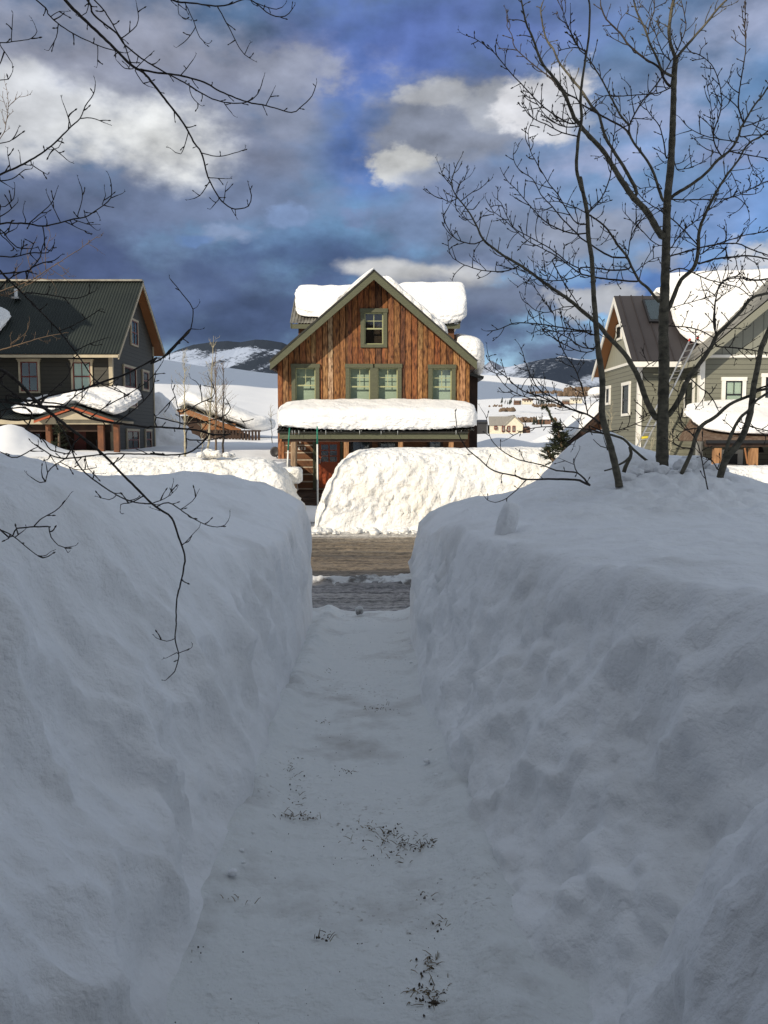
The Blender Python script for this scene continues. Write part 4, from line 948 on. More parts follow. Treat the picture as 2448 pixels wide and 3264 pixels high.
    roof_snow('tall bulging snow block on the rear wing roof at the right of the wooden house', 2.42, PX(1554, 31.1), 31.0, 36.9, wz, 1.45, e=3.6, amp=.05, N=36, lump=1.0, seed=12)
    for i in range(18):
        rx = rng.uniform(px0 + .15, px1 - .1); L = rng.choice([.03, .04, .05, .07, .13])
        m = MB(); m.tube([(rx, 25.84, zf - .0), (rx + .003, 25.84, zf - L * .5), (rx, 25.84, zf - L)], [.007, .005, .002], 6)
        tag(m.build('icicle', 'ice', None, True), 'thin clear icicle hanging along the porch eave of the wooden house', 'icicle', 'icicles along the porch eave')
RX = 0
wooden_house()

# ------------------------------------------------------------------ marker stakes
def stake(px_b, py_b, px_t, py_t, Y, split, label):
    a, b = P(px_b, py_b, Y), P(px_t, py_t, Y); c = a.lerp(b, split)
    t = thing('marker_stake', tuple(a), label, 'marker stake')
    m = MB(); m.tube([a - Vector((0, 0, .25)), c], .020, 8); m.build('pole', 'stake_white', t, True)
    m = MB(); m.tube([c, b], [.021, .017], 8); m.build('green_top', 'stake_green', t, True)
stake(914, 1500, 923, 1363, 22.5, .47, 'leaning white snow stake with a green top by the left roadside bank')
stake(1013, 1600, 1011, 1359, 21.5, .765, 'upright white snow stake with a green top before the red door')

# ------------------------------------------------------------------ dark green roofed house (left)
def left_house():
    Yf, Yb, Xw = 30.0, 35.4, PX(363, 30.0)
    root = thing('green_house', (-14, 32, 0), 'grey green sided house with a dark corrugated metal roof and cream trim', 'house')
    XL = -18.2; Xe = PX(386, 29.6)
    yfe, yr, ybe = 29.6, 32.8, 35.9
    zf = PZ(1128, yfe) ; zr = PZ(896, yr); zb = PZ(1128, ybe)
    # walls
    zt = lambda y: (zf + (y - yfe) * (zr - zf) / (yr - yfe) if y < yr else zb + (ybe - y) * (zr - zb) / (ybe - yr)) - .16
    m = MB(); m.prism([(Yf, 0), (Yb, 0), (Yb, zt(Yb)), (yr, zt(yr)), (Yf, zt(Yf))], XL, Xw, 'x'); m.build('wall', 'siding_green', root)
    m = MB(); corrugated(m, (XL - .4, yfe, zf), (Xe, yfe, zf), (Xe, yr, zr), (XL - .4, yr, zr), .105, .016); m.build('roof', 'metal_roof_green', root)
    m = MB(); corrugated(m, (XL - .4, ybe, zb), (Xe, ybe, zb), (Xe, yr, zr), (XL - .4, yr, zr), .105, .016); m.build('rear_roof', 'metal_roof_green', root)
    m = MB(); m.slab([(XL - .4, yfe + .03, zf - .05), (Xe - .04, yfe + .03, zf - .05), (Xe - .04, yr, zr - .05), (XL - .4, yr, zr - .05)], .07)
    m.slab([(XL - .4, ybe - .03, zb - .05), (Xe - .04, ybe - .03, zb - .05), (Xe - .04, yr, zr - .05), (XL - .4, yr, zr - .05)], .07); m.build('soffit', 'orange_wood', root)
    m = MB(); m.box(XL - .4, Xe, yr - .14, yr + .14, zr - .02, zr + .045); m.build('ridge_cap', 'metal_roof_grey', root)
    m = MB(); m.box(XL - .4, Xe - .02, yfe - .03, yfe + .01, zf - .125, zf - .03); m.box(XL, Xw + .01, Yf - .03, Yf, zt(Yf) - .22, zt(Yf) - .1)
    def rk(ya, za_, yb_, zb_, w):
        m.prism([(ya, za_ - .03), (yb_, zb_ - .03), (yb_, zb_ - .03 - w), (ya, za_ - .03 - w)], Xe - .035, Xe + .005, 'x')
    rk(yfe, zf, yr, zr, .15); rk(yr, zr, ybe, zb, .15); m.build('fascia', 'cream_trim', root)
    m = MB(); m.box(Xw - .11, Xw + .025, Yf - .025, Yf + .09, 0, zt(Yf) - .23); m.build('corner_trim', 'cream_trim', root)
    m = MB(); m.box(Xw, Xw + .025, Yb - .10, Yb + .02, 0, zt(Yb)); m.build('corner_trim', 'cream_trim', root)
    F_ = face_front(Yf); S_ = face_right(Xw)
    fx = lambda p: PX(p, Yf)
    window(root, F_, fx(68), fx(135), PZ(1253, Yf), PZ(1147, Yf), .07, 'cream_trim', 'sash_red', top=(2, 1), bot=(2, 1), cap=True)
    window(root, F_, fx(234), fx(302), PZ(1250, Yf), PZ(1149, Yf), .07, 'cream_trim', 'sash_red', top=(2, 1), bot=(2, 1), cap=True, blind=True)
    window(root, F_, fx(-110), fx(-40), PZ(1253, Yf), PZ(1147, Yf), .07, 'cream_trim', 'sash_red', top=(2, 1), bot=(2, 1), cap=True)
    sy = lambda p: Xw * FPX / (p - 1224)          # distance along the side wall seen at pixel p
    def sw(p0, p1, t, b, **k):
        y0, y1 = sy(p0), sy(p1); window(root, S_, y0, y1, PZ(b, (y0 + y1) / 2), PZ(t, (y0 + y1) / 2), .08, 'cream_trim', 'sash_red', proud=.05, **k)
    sw(400, 440, 1166, 1300, top=(2, 1), bot=(2, 1)); sw(459, 479, 1180, 1247, top=(1, 1), bot=(1, 1))
    sw(405, 444, 1367, 1436, top=(2, 1), bot=(2, 1)); sw(464, 484, 1368, 1432, top=(1, 1), bot=(1, 1))
    y0, y1 = sy(426), sy(448); zz0, zz1 = PZ(1090, 31.3), PZ(1000, 31.3)
    window(root, S_, y0, y1, zz0, min(zz1, zt(y0) - .1), .07, 'cream_trim', 'sash_red', top=(2, 1), bot=(2, 1))
    m = MB(); v = P(52, 948, 31.8); m.tube([v, v + Vector((0, 0, .30))], .07, 10); m.box(v.x - .13, v.x + .13, v.y - .12, v.y + .12, v.z - .06, v.z + .01); m.build('vent_pipe', 'aluminium', root)
    # porch
    ye = 27.4; ze = PZ(1335, ye); X1 = PX(353, ye)
    m = MB(); corrugated(m, (XL, ye, ze), (X1, ye, ze), (X1, Yf, ze + .75), (XL, Yf, ze + .75), .105, .014); pr = m.build('porch_roof', 'metal_roof_green', root)
    m = MB(); m.box(XL, X1 - .02, ye + .03, ye + .07, ze - .17, ze - .02); m.box(X1 - .07, X1 - .02, ye + .07, Yf, ze - .17, ze - .02); m.build('fascia', 'cream_trim', pr)
    # small porch gable
    g0, g1, gp = PX(178, 27.2), PX(356, 27.2), P(236, 1290, 27.2); gz = PZ(1335, 27.2)
    gx0, gx1 = gp.x - 1.25, gp.x + 1.25
    m = MB(); m.slab([(gx0, 27.1, gz), (gp.x, 27.1, gp.z), (gp.x, 29.6, gp.z), (gx0, 29.6, gz)], .05); m.slab([(gp.x, 27.1, gp.z), (gx1, 27.1, gz), (gx1, 29.6, gz), (gp.x, 29.6, gp.z)], .05); m.build('gable_roof', 'metal_roof_green', pr)
    m = MB(); m.prism([(gx0 + .3, gz - .02), (gx1 - .3, gz - .02), (gp.x, gp.z - .16)], 27.26, 27.32); m.build('gable_panel', 'cream_trim', pr)
    m = MB()
    for a, b in (((gx0, gz - .05), (gp.x, gp.z - .05)), ((gp.x, gp.z - .05), (gx1, gz - .05))):
        m.prism([a, b, (b[0], b[1] - .08), (a[0], a[1] - .08)], 27.12, 27.16)
    m.build('rake_board', 'door_red', pr)
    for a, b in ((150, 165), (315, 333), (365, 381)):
        m = MB(); m.box(PX(a, 27.6), PX(b, 27.6), 27.5, 27.66, 0, ze - .17); m.build('post', 'shaded_post', root)
    m = MB(); m.box(XL, X1 - .1, 27.7, 27.85, ze - .4, ze - .17); m.build('beam', 'dark_wood', pr)
    m = MB(); m.box(PX(238, Yf), PX(275, Yf), Yf - .04, Yf, .4, 2.3); m.build('door', 'sash_red', root)
    window(root, F_, fx(60), fx(140), .9, 2.3, .08, 'dark_wood', 'sash_red', top=(2, 1), bot=(2, 1))
    m = MB(); m.box(fx(-100), Xw - .12, Yf - .02, Yf - .001, 0, 2.6); m.build('porch_wall', 'dark_wood', root)
    # snow
    sp = lambda x, y: max(ze + (y - ye) * .29, gp.z - abs(x - gp.x) * (gp.z - gz) / 1.25 if y < 29.6 else -9) + .02
    roof_snow('lumpy half slid snow piled over the porch gable of the dark green roofed house', PX(165, 27.6), PX(402, 27.6), 27.25, 29.95, sp, .46, e=3.6, amp=.11, N=48, lump=1.3, seed=21)
    roof_snow('thin uneven snow strip left of the porch gable of the green house', PX(20, 27.6), PX(200, 27.6), 27.5, 29.9, sp, .26, e=2.6, amp=.09, N=36, lump=1.4, seed=25)
    zr_ = lambda x, y: zf + (y - yfe) * (zr - zf) / (yr - yfe) + .02
    roof_snow('snow patch clinging to the dark corrugated roof at the left picture edge', PX(-110, 30.6), PX(34, 30.6), 30.15, 31.2, zr_, .42, e=2.6, amp=.09, N=30, lump=1.6, seed=29)
left_house()

# ------------------------------------------------------------------ grey house (right)
def right_house():
    root = thing('grey_house', (11, 30, 0), 'pale grey sided house with white trim and a snow covered roof', 'house')
    Xl, Yf, Yb = 8.50, 29.0, 34.2; Xt = 8.10
    ye, yr, yb = 28.45, 30.9, 33.9; ze, zr, zb = PZ(1150, 28.45), PZ(943, 30.9), PZ(1193, 33.9)
    zt = lambda y: (ze + (y - ye) * (zr - ze) / (yr - ye) if y < yr else zb + (yb - y) * (zr - zb) / (yb - yr)) - .14
    Yb = 33.7
    XR = 20
    beltz = PZ(1150, Yf)
    zB = 4.62; yB = yb - (zB + .14 - zb) * (yb - yr) / (zr - zb)
    m = MB(); m.prism([(Yf, 0), (Yb, 0), (Yb, zt(Yb)), (yB, zB), (Yf, zB)], Xl, XR, 'x'); m.build('wall', 'siding_grey', root)
    m = MB(); m.prism([(Yf, zB), (yB, zB), (yr, zt(yr)), (Yf, zt(Yf))], Xl, XR, 'x'); m.build('gable_wall', 'batten_grey_side', root)
    m = MB(); m.box(Xl - .035, Xl, Yf - .03, yB - .1, zB - .05, zB + .04); m.build('belt_board', 'white_trim', root)
    m = MB(); standing(m, (Xt, ye, ze), (XR, ye, ze), (XR, yr, zr), (Xt, yr, zr), .40); standing(m, (Xt, yb, zb), (XR, yb, zb), (XR, yr, zr), (Xt, yr, zr), .4); m.build('roof', 'metal_roof_brown', root)
    m = MB(); m.box(Xt - .02, 10.0, ye - .04, ye, ze - .20, ze - .03)
    for a, b in (((ye, ze), (yr, zr)), ((yr, zr), (yb, zb))):
        m.prism([(a[0], a[1] - .05), (b[0], b[1] - .05), (b[0], b[1] - .27), (a[0], a[1] - .27)], Xt - .02, Xt + .02, 'x')
    m.build('fascia', 'white_trim', root)
    m = MB()
    for a, b in (((ye, ze), (yr, zr)), ((yr, zr), (yb, zb))):
        m.prism([(a[0], a[1] - .06), (b[0], b[1] - .06), (b[0], b[1] - .12), (a[0], a[1] - .12)], Xt + .02, Xl, 'x')
    m.build('soffit', 'orange_wood', root)
    m = MB(); m.box(Xl - .03, Xl + .10, Yf - .03, Yf + .16, 0, zt(Yf) - .1); m.build('corner_trim', 'white_trim', root)
    m = MB(); m.box(Xl - .03, Xl, Yb - .1, Yb + .02, 0, zt(Yb) - .05); m.build('corner_trim', 'white_trim', root)
    L_ = face_left(Xl); sy = lambda p, X=Xl: X * FPX / (p - 1224)
    def sw(p0, p1, t, b, X=Xl, tw=.11, **k):
        y0, y1 = sorted((sy(p0, X), sy(p1, X))); window(root, face_left(X), y0, y1, PZ(b, (y0 + y1) / 2), PZ(t, (y0 + y1) / 2), tw, 'white_trim', 'black_sash', proud=.05, top=(1, 1), bot=(1, 1), **k)
    sw(1979, 2004, 1218, 1326); sw(1928, 1941, 1230, 1291); sw(1957, 1973, 1034, 1084, tw=.09)
    # dark skylight
    z1 = lambda y: ze + (y - ye) * (zr - ze) / (yr - ye)
    m = MB(); xa, xb, y0, y1 = PX(2048, 30.2), PX(2108, 30.2), 29.75, 30.62
    m.slab([(xa, y0, z1(y0) + .13), (xb, y0, z1(y0) + .13), (xb, y1, z1(y1) + .13), (xa, y1, z1(y1) + .13)], .14); sk = m.build('skylight', 'black_sash', root)
    m = MB(); m.slab([(xa + .06, y0 + .06, z1(y0 + .06) + .15), (xb - .06, y0 + .06, z1(y0 + .06) + .15), (xb - .06, y1 - .06, z1(y1 - .06) + .15), (xa + .06, y1 - .06, z1(y1 - .06) + .15)], .01); m.build('pane', 'pane_glass', sk)
    # front wing, gable to the street
    Xw, Yw = 10.03, 27.6; xe = PX(2206, 27.2); zwe = PZ(1146, 27.2); sl = (PZ(938, 27.2) - PZ(1146, 27.2)) / (PX(2448, 27.2) - PX(2206, 27.2)) * 1.0
    xrg = 14.2; zw = lambda x: zwe + (x - xe) * sl if x < xrg else zwe + (xrg - xe) * sl - (x - xrg) * sl
    xr2 = 2 * xrg - xe
    bz = PZ(1134, Yw)
    m = MB(); m.box(Xw, 2 * xrg - Xw, Yw, 30, 0, bz); m.build('wing_wall', 'siding_grey', root)
    m = MB(); m.prism([(Xw, bz), (2 * xrg - Xw, bz), (2 * xrg - Xw, max(bz, zw(Xw) - .2)), (xrg, zw(xrg) - .2), (Xw, max(bz, zw(Xw) - .2))], Yw + .01, 30.6); m.build('wing_gable', 'batten_grey', root)
    m = MB(); m.box(Xw - .02, 2 * xrg - Xw, Yw - .04, Yw, bz - .06, bz + .03); m.build('belt_board', 'white_trim', root)
    m = MB(); m.box(Xw - .03, Xw + .13, Yw - .03, Yw + .18, 0, bz - .06); m.build('corner_trim', 'white_trim', root)
    m = MB(); corrugated(m, (xe, 27.1, zwe), (xe, 32.6, zwe), (xrg, 32.6, zw(xrg)), (xrg, 27.1, zw(xrg)), .16, .02); corrugated(m, (xr2, 27.1, zwe), (xr2, 32.6, zwe), (xrg, 32.6, zw(xrg)), (xrg, 27.1, zw(xrg)), .16, .02); m.build('wing_roof', 'metal_roof_grey', root)
    m = MB()
    for a, b in ((xe, xrg), (xrg, xr2)):
        m.prism([(a, zw(a) - .04), (b, zw(b) - .04), (b, zw(b) - .30), (a, zw(a) - .30)], 27.12, 27.17)
    m.box(xe, xe + .04, 27.17, 30.5, zwe - .2, zwe - .03)
    m.build('rake_board', 'batten_grey_side', root)
    m = MB()
    for a, b in ((xe + .05, xrg), (xrg, xr2 - .05)):
        m.prism([(a, zw(a) - .05), (b, zw(b) - .05), (b, zw(b) - .09), (a, zw(a) - .09)], 27.17, Yw)
    m.build('soffit', 'dark_wood', root)
    sw(2177, 2207, 1209, 1328, X=Xw)
    fx = lambda p: PX(p, Yw); F_ = face_front(Yw)
    window(root, F_, fx(2294), fx(2371), PZ(1311, Yw), PZ(1202, Yw), .12, 'white_trim', 'black_sash', top=(2, 1), bot=(1, 1), blind=True, proud=.05)
    window(root, F_, fx(2420), fx(2500), PZ(1303, Yw), PZ(1190, Yw), .12, 'white_trim', 'black_sash', top=(2, 1), bot=(1, 1), proud=.05)
    # porch with shingles
    yp = 25.2; zp_ = PZ(1402, yp); x0 = PX(2248, yp)
    m = MB(); m.slab([(x0, yp, zp_), (18, yp, zp_), (18, Yw, zp_ + .95), (x0 + .55, Yw, zp_ + .95)], .07); m.slab([(x0, yp, zp_), (x0 + .55, Yw, zp_ + .95), (x0, Yw, zp_ - .02), (x0 - .02, yp + .1, zp_ - .02)], .05); pr = m.build('porch_roof', 'shingle', root)
    m = MB(); m.box(x0 + .05, 18, yp + .06, yp + .22, zp_ - .20, zp_ - .07); m.build('beam', 'dark_wood', pr)
    m = MB(); m.box(x0 + .02, 18, yp - .03, yp + .04, zp_ - .10, zp_ - .01); m.build('gutter', 'black_sash', pr)
    for a, b in ((2275, 2297), (2390, 2414)):
        m = MB(); m.box(PX(a, 25.4), PX(b, 25.4), 25.3, 25.5, 0, zp_ - .24); m.build('post', 'cedar_post', root)
    m = MB(); m.box(fx(2290), fx(2368), Yw - .05, Yw, .4, PZ(1433, Yw)); dr = m.build('door', 'white_trim', root)
    m = MB(); m.box(fx(2303), fx(2350), Yw - .07, Yw - .051, .9, PZ(1446, Yw)); m.build('pane', 'black_sash', dr)
    m = MB(); q = P(2424, 1436, 26.4); m.tube([q + Vector((0, 0, .30)), q + Vector((0, 0, .12)), q + Vector((0, 0, .10)), q + Vector((0, 0, -.06))], [.012, .02, .05, .12], 10); m.build('porch_lamp', 'black_sash', root)
    # snow on the grey house
    rz = lambda x, y: (zr - abs(y - yr) * (zr - ze) / (yr - ye)) + .03
    roof_snow('great smooth drift of snow covering the main roof of the pale grey house', PX(2128, 30), 19.5, 28.75, 33.6, lambda x, y: rz(x, y) + .10 * min(1, max(0, (x - 9.5) / 4)), .80, e=9, amp=.05, N=54, lump=.7, seed=31)
    roof_snow('snow lying along the ridge just behind the skylight of the pale grey house', PX(2060, 31), PX(2160, 31), 30.75, 33.2, rz, .34, e=3, amp=.05, N=24, lump=1.0, seed=35)
    pz = lambda x, y: zp_ + (y - yp) * .396 + .02
    roof_snow('thick snow slab on the shingled porch roof of the pale grey house', x0 + .02, 17.5, yp + .12, Yw - .02, pz, .40, e=4.6, amp=.07, N=48, lump=1.3, seed=37)
right_house()
def ladder():
    a, b = P(2036, 1412, 28.0), P(2196, 1088, 27.9)
    t = thing('ladder', tuple(a), 'aluminium extension ladder with red tips leaning on the grey house roof', 'ladder')
    off = Vector((.155, -.30, .03)); m = MB()
    for o in (Vector((0, 0, 0)), off):
        d = (b - a).normalized(); m.tube([a + o - d * .6, b + o], .028, 4)
    m.build('rail', 'aluminium', t)
    m = MB(); n = 15
    for i in range(n): p = a.lerp(b, (i + .5) / n); m.tube([p, p + off], .016, 6)
    m.build('rung', 'aluminium', t)
    m = MB()
    for o in (Vector((0, 0, 0)), off): d = (b - a).normalized(); m.tube([b + o, b + o + d * .09], .036, 6)
    m.build('tip', 'red_plastic', t)
    m = MB(); p = a.lerp(b, .05); m.tube([p + off * .1 + Vector((0, -.04, 0)), p + off * .9 + Vector((0, -.04, .0))], .05, 4); m.build('warning_label', 'yellow_label', t)
ladder()
def shovel():
    a, b = P(2386, 1500, 24.6), P(2374, 1428, 24.6)
    t = thing('snow_shovel', tuple(a), 'snow shovel with an orange brown shaft stuck upright before the grey porch', 'shovel')
    m = MB(); c = a.lerp(b, .3); m.tube([c, b], [.022, .026], 8); m.build('shaft', 'orange_wood', t)
    m = MB(); m.tube([a - Vector((0, 0, .2)), c], .018, 8); m.build('socket', 'black_sash', t)
    m = MB(); m.box(a.x - .2, a.x + .2, a.y - .02, a.y + .02, a.z - .55, a.z - .18); m.build('blade', 'aluminium', t)
shovel()

# ------------------------------------------------------------------ shed, fence, garage, distant houses
def shed():
    Y = 45.0; root = thing('wood_shed', (PX(660, Y), Y + 2, 1.6), 'low orange timber shed half buried under a thick snow roof', 'shed')
    pk = P(590, 1302, Y); l = P(548, 1312, Y); r = P(768, 1368, Y)
    base = PZ(1440, Y)
    m = MB(); m.prism([(l.x, base), (r.x - .2, base), (r.x - .2, r.z - .25), (pk.x, pk.z - .35), (l.x, l.z - .25)], Y + .5, Y + 4.0); m.build('wall', 'dark_wood', root)
    m = MB(); m.prism([(pk.x, pk.z), (r.x, r.z), (r.x, r.z - .22), (pk.x, pk.z - .30)], Y, Y + .08); m.prism([(l.x, l.z), (pk.x, pk.z), (pk.x, pk.z - .3), (l.x, l.z - .2)], Y + .0, Y + .08); m.build('rake_board', 'orange_wood', root)
    m = MB(); m.slab([(pk.x, Y - .05, pk.z + .06), (r.x + .1, Y - .05, r.z + .06), (r.x + .1, Y + 4.2, r.z + .06), (pk.x, Y + 4.2, pk.z + .06)], .05); m.slab([(l.x, Y - .05, l.z + .06), (pk.x, Y - .05, pk.z + .06), (pk.x, Y + 4.2, pk.z + .06), (l.x, Y + 4.2, l.z + .06)], .05); m.build('roof', 'roof_edge', root)
    m = MB(); m.box(PX(640, Y), PX(748, Y), Y + .3, Y + .36, PZ(1372, Y), PZ(1350, Y))
    m.build('siding', 'orange_wood', root)
    rz = lambda x, y: pk.z + .06 - (x - pk.x) * (pk.z - r.z) / (r.x - pk.x) if x > pk.x else pk.z + .06 - (pk.x - x) * .35
    roof_snow('long deep snow slab rounding over the low end of the orange timber shed', PX(545, Y), PX(858, Y), Y + .15, Y + 4.4, lambda x, y: max(rz(x, y), PZ(1378, Y)), .95, e=3.2, amp=.06, N=44, lump=.9, seed=41)
    f = thing('picket_fence', (PX(790, 44), 44.2, 1.8), 'row of dark brown pickets in the snow beside the orange timber shed', 'fence')
    for i in range(19):
        p = 640 + i * 10.3; m = MB(); x = PX(p, 44.2); m.box(x - .055, x + .055, 44.2, 44.24, PZ(1406 - i * .1 + max(0, i - 10) * .6, 44.2) - .3, PZ(1369 + max(0, i - 8) * .5, 44.2)); m.build('picket', 'dark_wood', f)
    m = MB(); m.box(PX(636, 44.2), PX(832, 44.2), 44.25, 44.30, PZ(1376, 44.2), PZ(1371, 44.2)); m.build('rail', 'dark_wood', f)
shed()
def garage():
    Y = 38.0; root = thing('garage', (PX(1900, Y), Y + 2, 1), 'dark brown garage with a long snowy roof slope beside the grey house', 'garage')
    a, b = P(1792, 1432, Y), P(1935, 1296, Y)
    m = MB(); m.prism([(a.x + .3, .6), (b.x + 1.5, .6), (b.x + 1.5, b.z - .35), (b.x, b.z - .2), (a.x + .3, a.z - .1)], Y + .3, Y + 4); m.build('wall', 'log_wood', root)
    m = MB(); m.slab([(a.x, Y, a.z), (b.x, Y, b.z), (b.x, Y + 5, b.z), (a.x, Y + 5, a.z)], .10); m.build('roof', 'dark_wood', root)
    m = MB(); m.prism([(a.x, a.z - .1), (b.x, b.z - .1), (b.x, b.z - .32), (a.x, a.z - .3)], Y + .02, Y + .08); m.build('rake_board', 'dark_wood', root)
    roof_snow('even snow layer on the long sloping roof of the dark brown garage', a.x + .15, b.x, Y + .02, Y + 4.9, lambda x, y: a.z + (x - a.x) * (b.z - a.z) / (b.x - a.x), .30, e=6, amp=.02, N=30, lump=1, seed=51)
    blob('roof_snow', (PX(1900, 41), 41, PZ(1254, 41)), (.42, .5, .30), 5, 'snow_roof', 'small white snow cap poking above the garage roof by the grey house', 'roof snow', .06, .3)
garage()
def yellow_house():
    Y = 175.0; root = thing('yellow_house', (PX(1635, Y), Y, 2.5), 'small cream yellow cottage with red windows standing far off in the snow', 'house')
    p = lambda a, b: P(a, b, Y); base = p(0, 1392).z
    pk, l, r = p(1638, 1322), p(1606, 1354), p(1669, 1354)
    m = MB(); m.prism([(l.x + .1, base), (r.x - .15, base), (r.x - .15, r.z), (pk.x, pk.z - .15), (l.x + .1, l.z)], Y, Y + 8); m.prism([(Y + .2, base), (Y + 5, base), (Y + 5, p(0, 1354).z), (Y + .2, p(0, 1354).z)], p(1577, 0).x, l.x + .1, 'x'); m.build('wall', 'far_yellow', root)
    m = MB()
    m.slab([(l.x - .2, Y - .3, l.z - .1), (pk.x, Y - .3, pk.z), (pk.x, Y + 8, pk.z), (l.x - .2, Y + 8, l.z - .1)], .22); m.slab([(pk.x, Y - .3, pk.z), (r.x + .2, Y - .3, r.z - .1), (r.x + .2, Y + 8, r.z - .1), (pk.x, Y + 8, pk.z)], .22)
    m.slab([(p(1574, 0).x, Y, p(0, 1355).z), (l.x + .5, Y, p(0, 1355).z), (pk.x - .3, Y + 3.2, p(0, 1326).z), (p(1577, 0).x, Y + 3.2, p(0, 1326).z)], .15); m.build('roof', 'far_roof', root)
    for a, b, c, d in ((1615, 1625, 1357, 1377), (1633, 1643, 1357, 1377), (1650, 1660, 1357, 1377), (1590, 1600, 1358, 1369)):
        m = MB(); m.box(p(a, 0).x, p(b, 0).x, Y - .12, Y, p(0, d).z, p(0, c).z)
        if a == 1590: m.box(p(a, 0).x, p(b, 0).x, Y + .05, Y + .2, p(0, d).z, p(0, c).z)
        w = m.build('window', 'sash_red', root)
        m = MB(); m.box(p(a + 2.5, 0).x, p(b - 2.5, 0).x, Y - .16, Y - .121, p(0, d - 3).z, p(0, c + 3).z); m.build('pane', 'metal_roof_grey', w)
    for (a, b, c, d, lb, mm) in ((1528, 1568, 1337, 1392, 'plain dark barn at the left of the distant yellow cottage', 'dish_dark'), (1669, 1712, 1358, 1392, 'low rusty brown shed at the right of the distant yellow cottage', 'far_brown')):
        t = thing('outbuilding', (p(a, 0).x, Y, base), lb, 'outbuilding')
        m = MB(); m.box(p(a, 0).x, p(b, 0).x, Y + 1, Y + 5, base - .5, p(0, c + 6).z); m.build('wall', mm, t)
        m = MB(); m.slab([(p(a - 1, 0).x, Y + .6, p(0, c + 7).z), (p(b + 1, 0).x, Y + .6, p(0, c + 7).z), (p(b + 1, 0).x, Y + 3, p(0, c).z), (p(a - 1, 0).x, Y + 3, p(0, c).z)], .2); m.build('roof', mm, t)
yellow_house()
def far_clutter():
    rr = random.Random(9)
    def conifer(px_, py_, Y, h, grp, lb):
        c = P(px_, py_, Y); m = MB(); n = 7
        m.tube([c - Vector((0, 0, .5)), c + Vector((0, 0, h * .3))], h * .03, 5)
        for k in range(5):
            z = c.z + h * (.08 + .18 * k); r = h * (.22 - .038 * k) * rr.uniform(.85, 1.15)
            vs = [(c.x + r * rr.uniform(.7, 1.15) * math.cos(6.283 * i / n), c.y + r * math.sin(6.283 * i / n), z + rr.uniform(-.03, .03) * h) for i in range(n)] + [(c.x, c.y, z + h * .27)]
            m.add(vs, [(i, (i + 1) % n, n) for i in range(n)] + [tuple(range(n))[::-1]])
        tag(m.build('conifer', 'needle_far', None), lb, 'conifer', grp)
    for i in range(34):
        a = rr.choice([(1590, 1635), (1625, 1665), (1700, 1770), (1715, 1765)]); p = rr.uniform(*a)
        conifer(p, 1286 + rr.uniform(-4, 3), 640 + rr.uniform(-30, 30), rr.uniform(1.6, 3.6) * 1.25, 'conifers on the far snowy bench', 'small dark conifer on the distant snowy bench beyond the yellow cottage')
    for i in range(9):
        p = rr.uniform(1700, 1800); conifer(p, 1352 + rr.uniform(-3, 3), 330, rr.uniform(1.5, 3.2), 'conifers in the valley', 'small dark conifer in the valley right of the yellow cottage')
    def house(px_, py_, Y, w, h, lb, wall, roof):
        c = P(px_, py_, Y); t = thing('distant_house', tuple(c), lb, 'house')
        m = MB(); m.box(c.x - w / 2, c.x + w / 2, Y, Y + w * .7, c.z - 1, c.z + h); m.build('wall', wall, t)
        m = MB(); m.slab([(c.x - w * .55, Y - .4, c.z + h * .95), (c.x + w * .55, Y - .4, c.z + h * .95), (c.x + w * .55, Y + w * .35, c.z + h * 1.6), (c.x - w * .55, Y + w * .35, c.z + h * 1.6)], .3); m.build('roof', roof, t)
        for i in range(3):
            x = c.x + w * (-.28 + .28 * i); m = MB(); m.box(x - w * .05, x + w * .05, Y - .15, Y, c.z + h * .3, c.z + h * .75); m.build('window', 'dish_dark', t)
    house(1682, 1284, 620, 7, 2.0, 'tan distant house among dark conifers on the snowy bench', 'far_yellow', 'far_brown')
    house(1650, 1286, 640, 5, 1.4, 'low reddish distant house left of the tan one on the bench', 'far_brown', 'far_brown')
    house(1838, 1281, 640, 8, 2.0, 'long distant house on the snowy bench near the grey house', 'far_yellow', 'far_roof')
    house(1812, 1284, 660, 8, 1.6, 'dark distant house on the bench left of the long pale one', 'far_brown', 'far_roof')
    house(1735, 1345, 330, 5, 1.3, 'small red brown distant house in the valley behind the bent spruce', 'far_brown', 'snow_roof')
    # brush and hedges, too fine to count
    m = MB()
    for (a, b, y_, Yd, n, s) in ((1640, 1770, 1338, 380, 120, 1.0), (1595, 1640, 1305, 520, 50, 1.0), (1780, 1890, 1255, 900, 120, 2.2), (1690, 1830, 1250, 1000, 60, 1.5), (1800, 1880, 1240, 1100, 100, 2.2), (1700, 1800, 1292, 600, 60, 1.0), (1560, 1600, 1293, 560, 12, .7)):
        for i in range(n):
            c = P(rr.uniform(a, b), y_ + rr.uniform(-2.5, 2.5), Yd + rr.uniform(-10, 10)); r = s * rr.uniform(.4, 1.2)
            m.tube([c - Vector((0, 0, r)), c, c + Vector((0, 0, r))], [r * 1.1, r, r * .2], 5)
    tag(m.build('brush', 'bark_brown', None), 'low bare brush and hedges scattered over the distant snowfields', 'brush', kind='stuff')
far_clutter()
# pile of slid snow against the side of the left house
def side_pile():
    xs = np.linspace(-11.5, -5.6, 110); ys = np.linspace(33.5, 42, 110); X, Y = np.meshgrid(xs, ys)
    Z = 1.0 + 3.1 * np.exp(-((X + 10.0) / 1.45) ** 2 - ((Y - 38.2) / 2.2) ** 2) + .7 * np.exp(-((X + 7.9) / .9) ** 2 - ((Y - 37) / 1.6) ** 2) + .22 * fbm(X * .9, Y * .9, 0 * X, 4)
    V = disp(np.stack([X, Y, Z], -1), [((2, 2, 2), .10, 3)])
    tag(grid_mesh('snow_heap', V, 'snow_near'), 'tall heap of slid snow against the side of the dark green roofed house', 'snow heap')
side_pile()
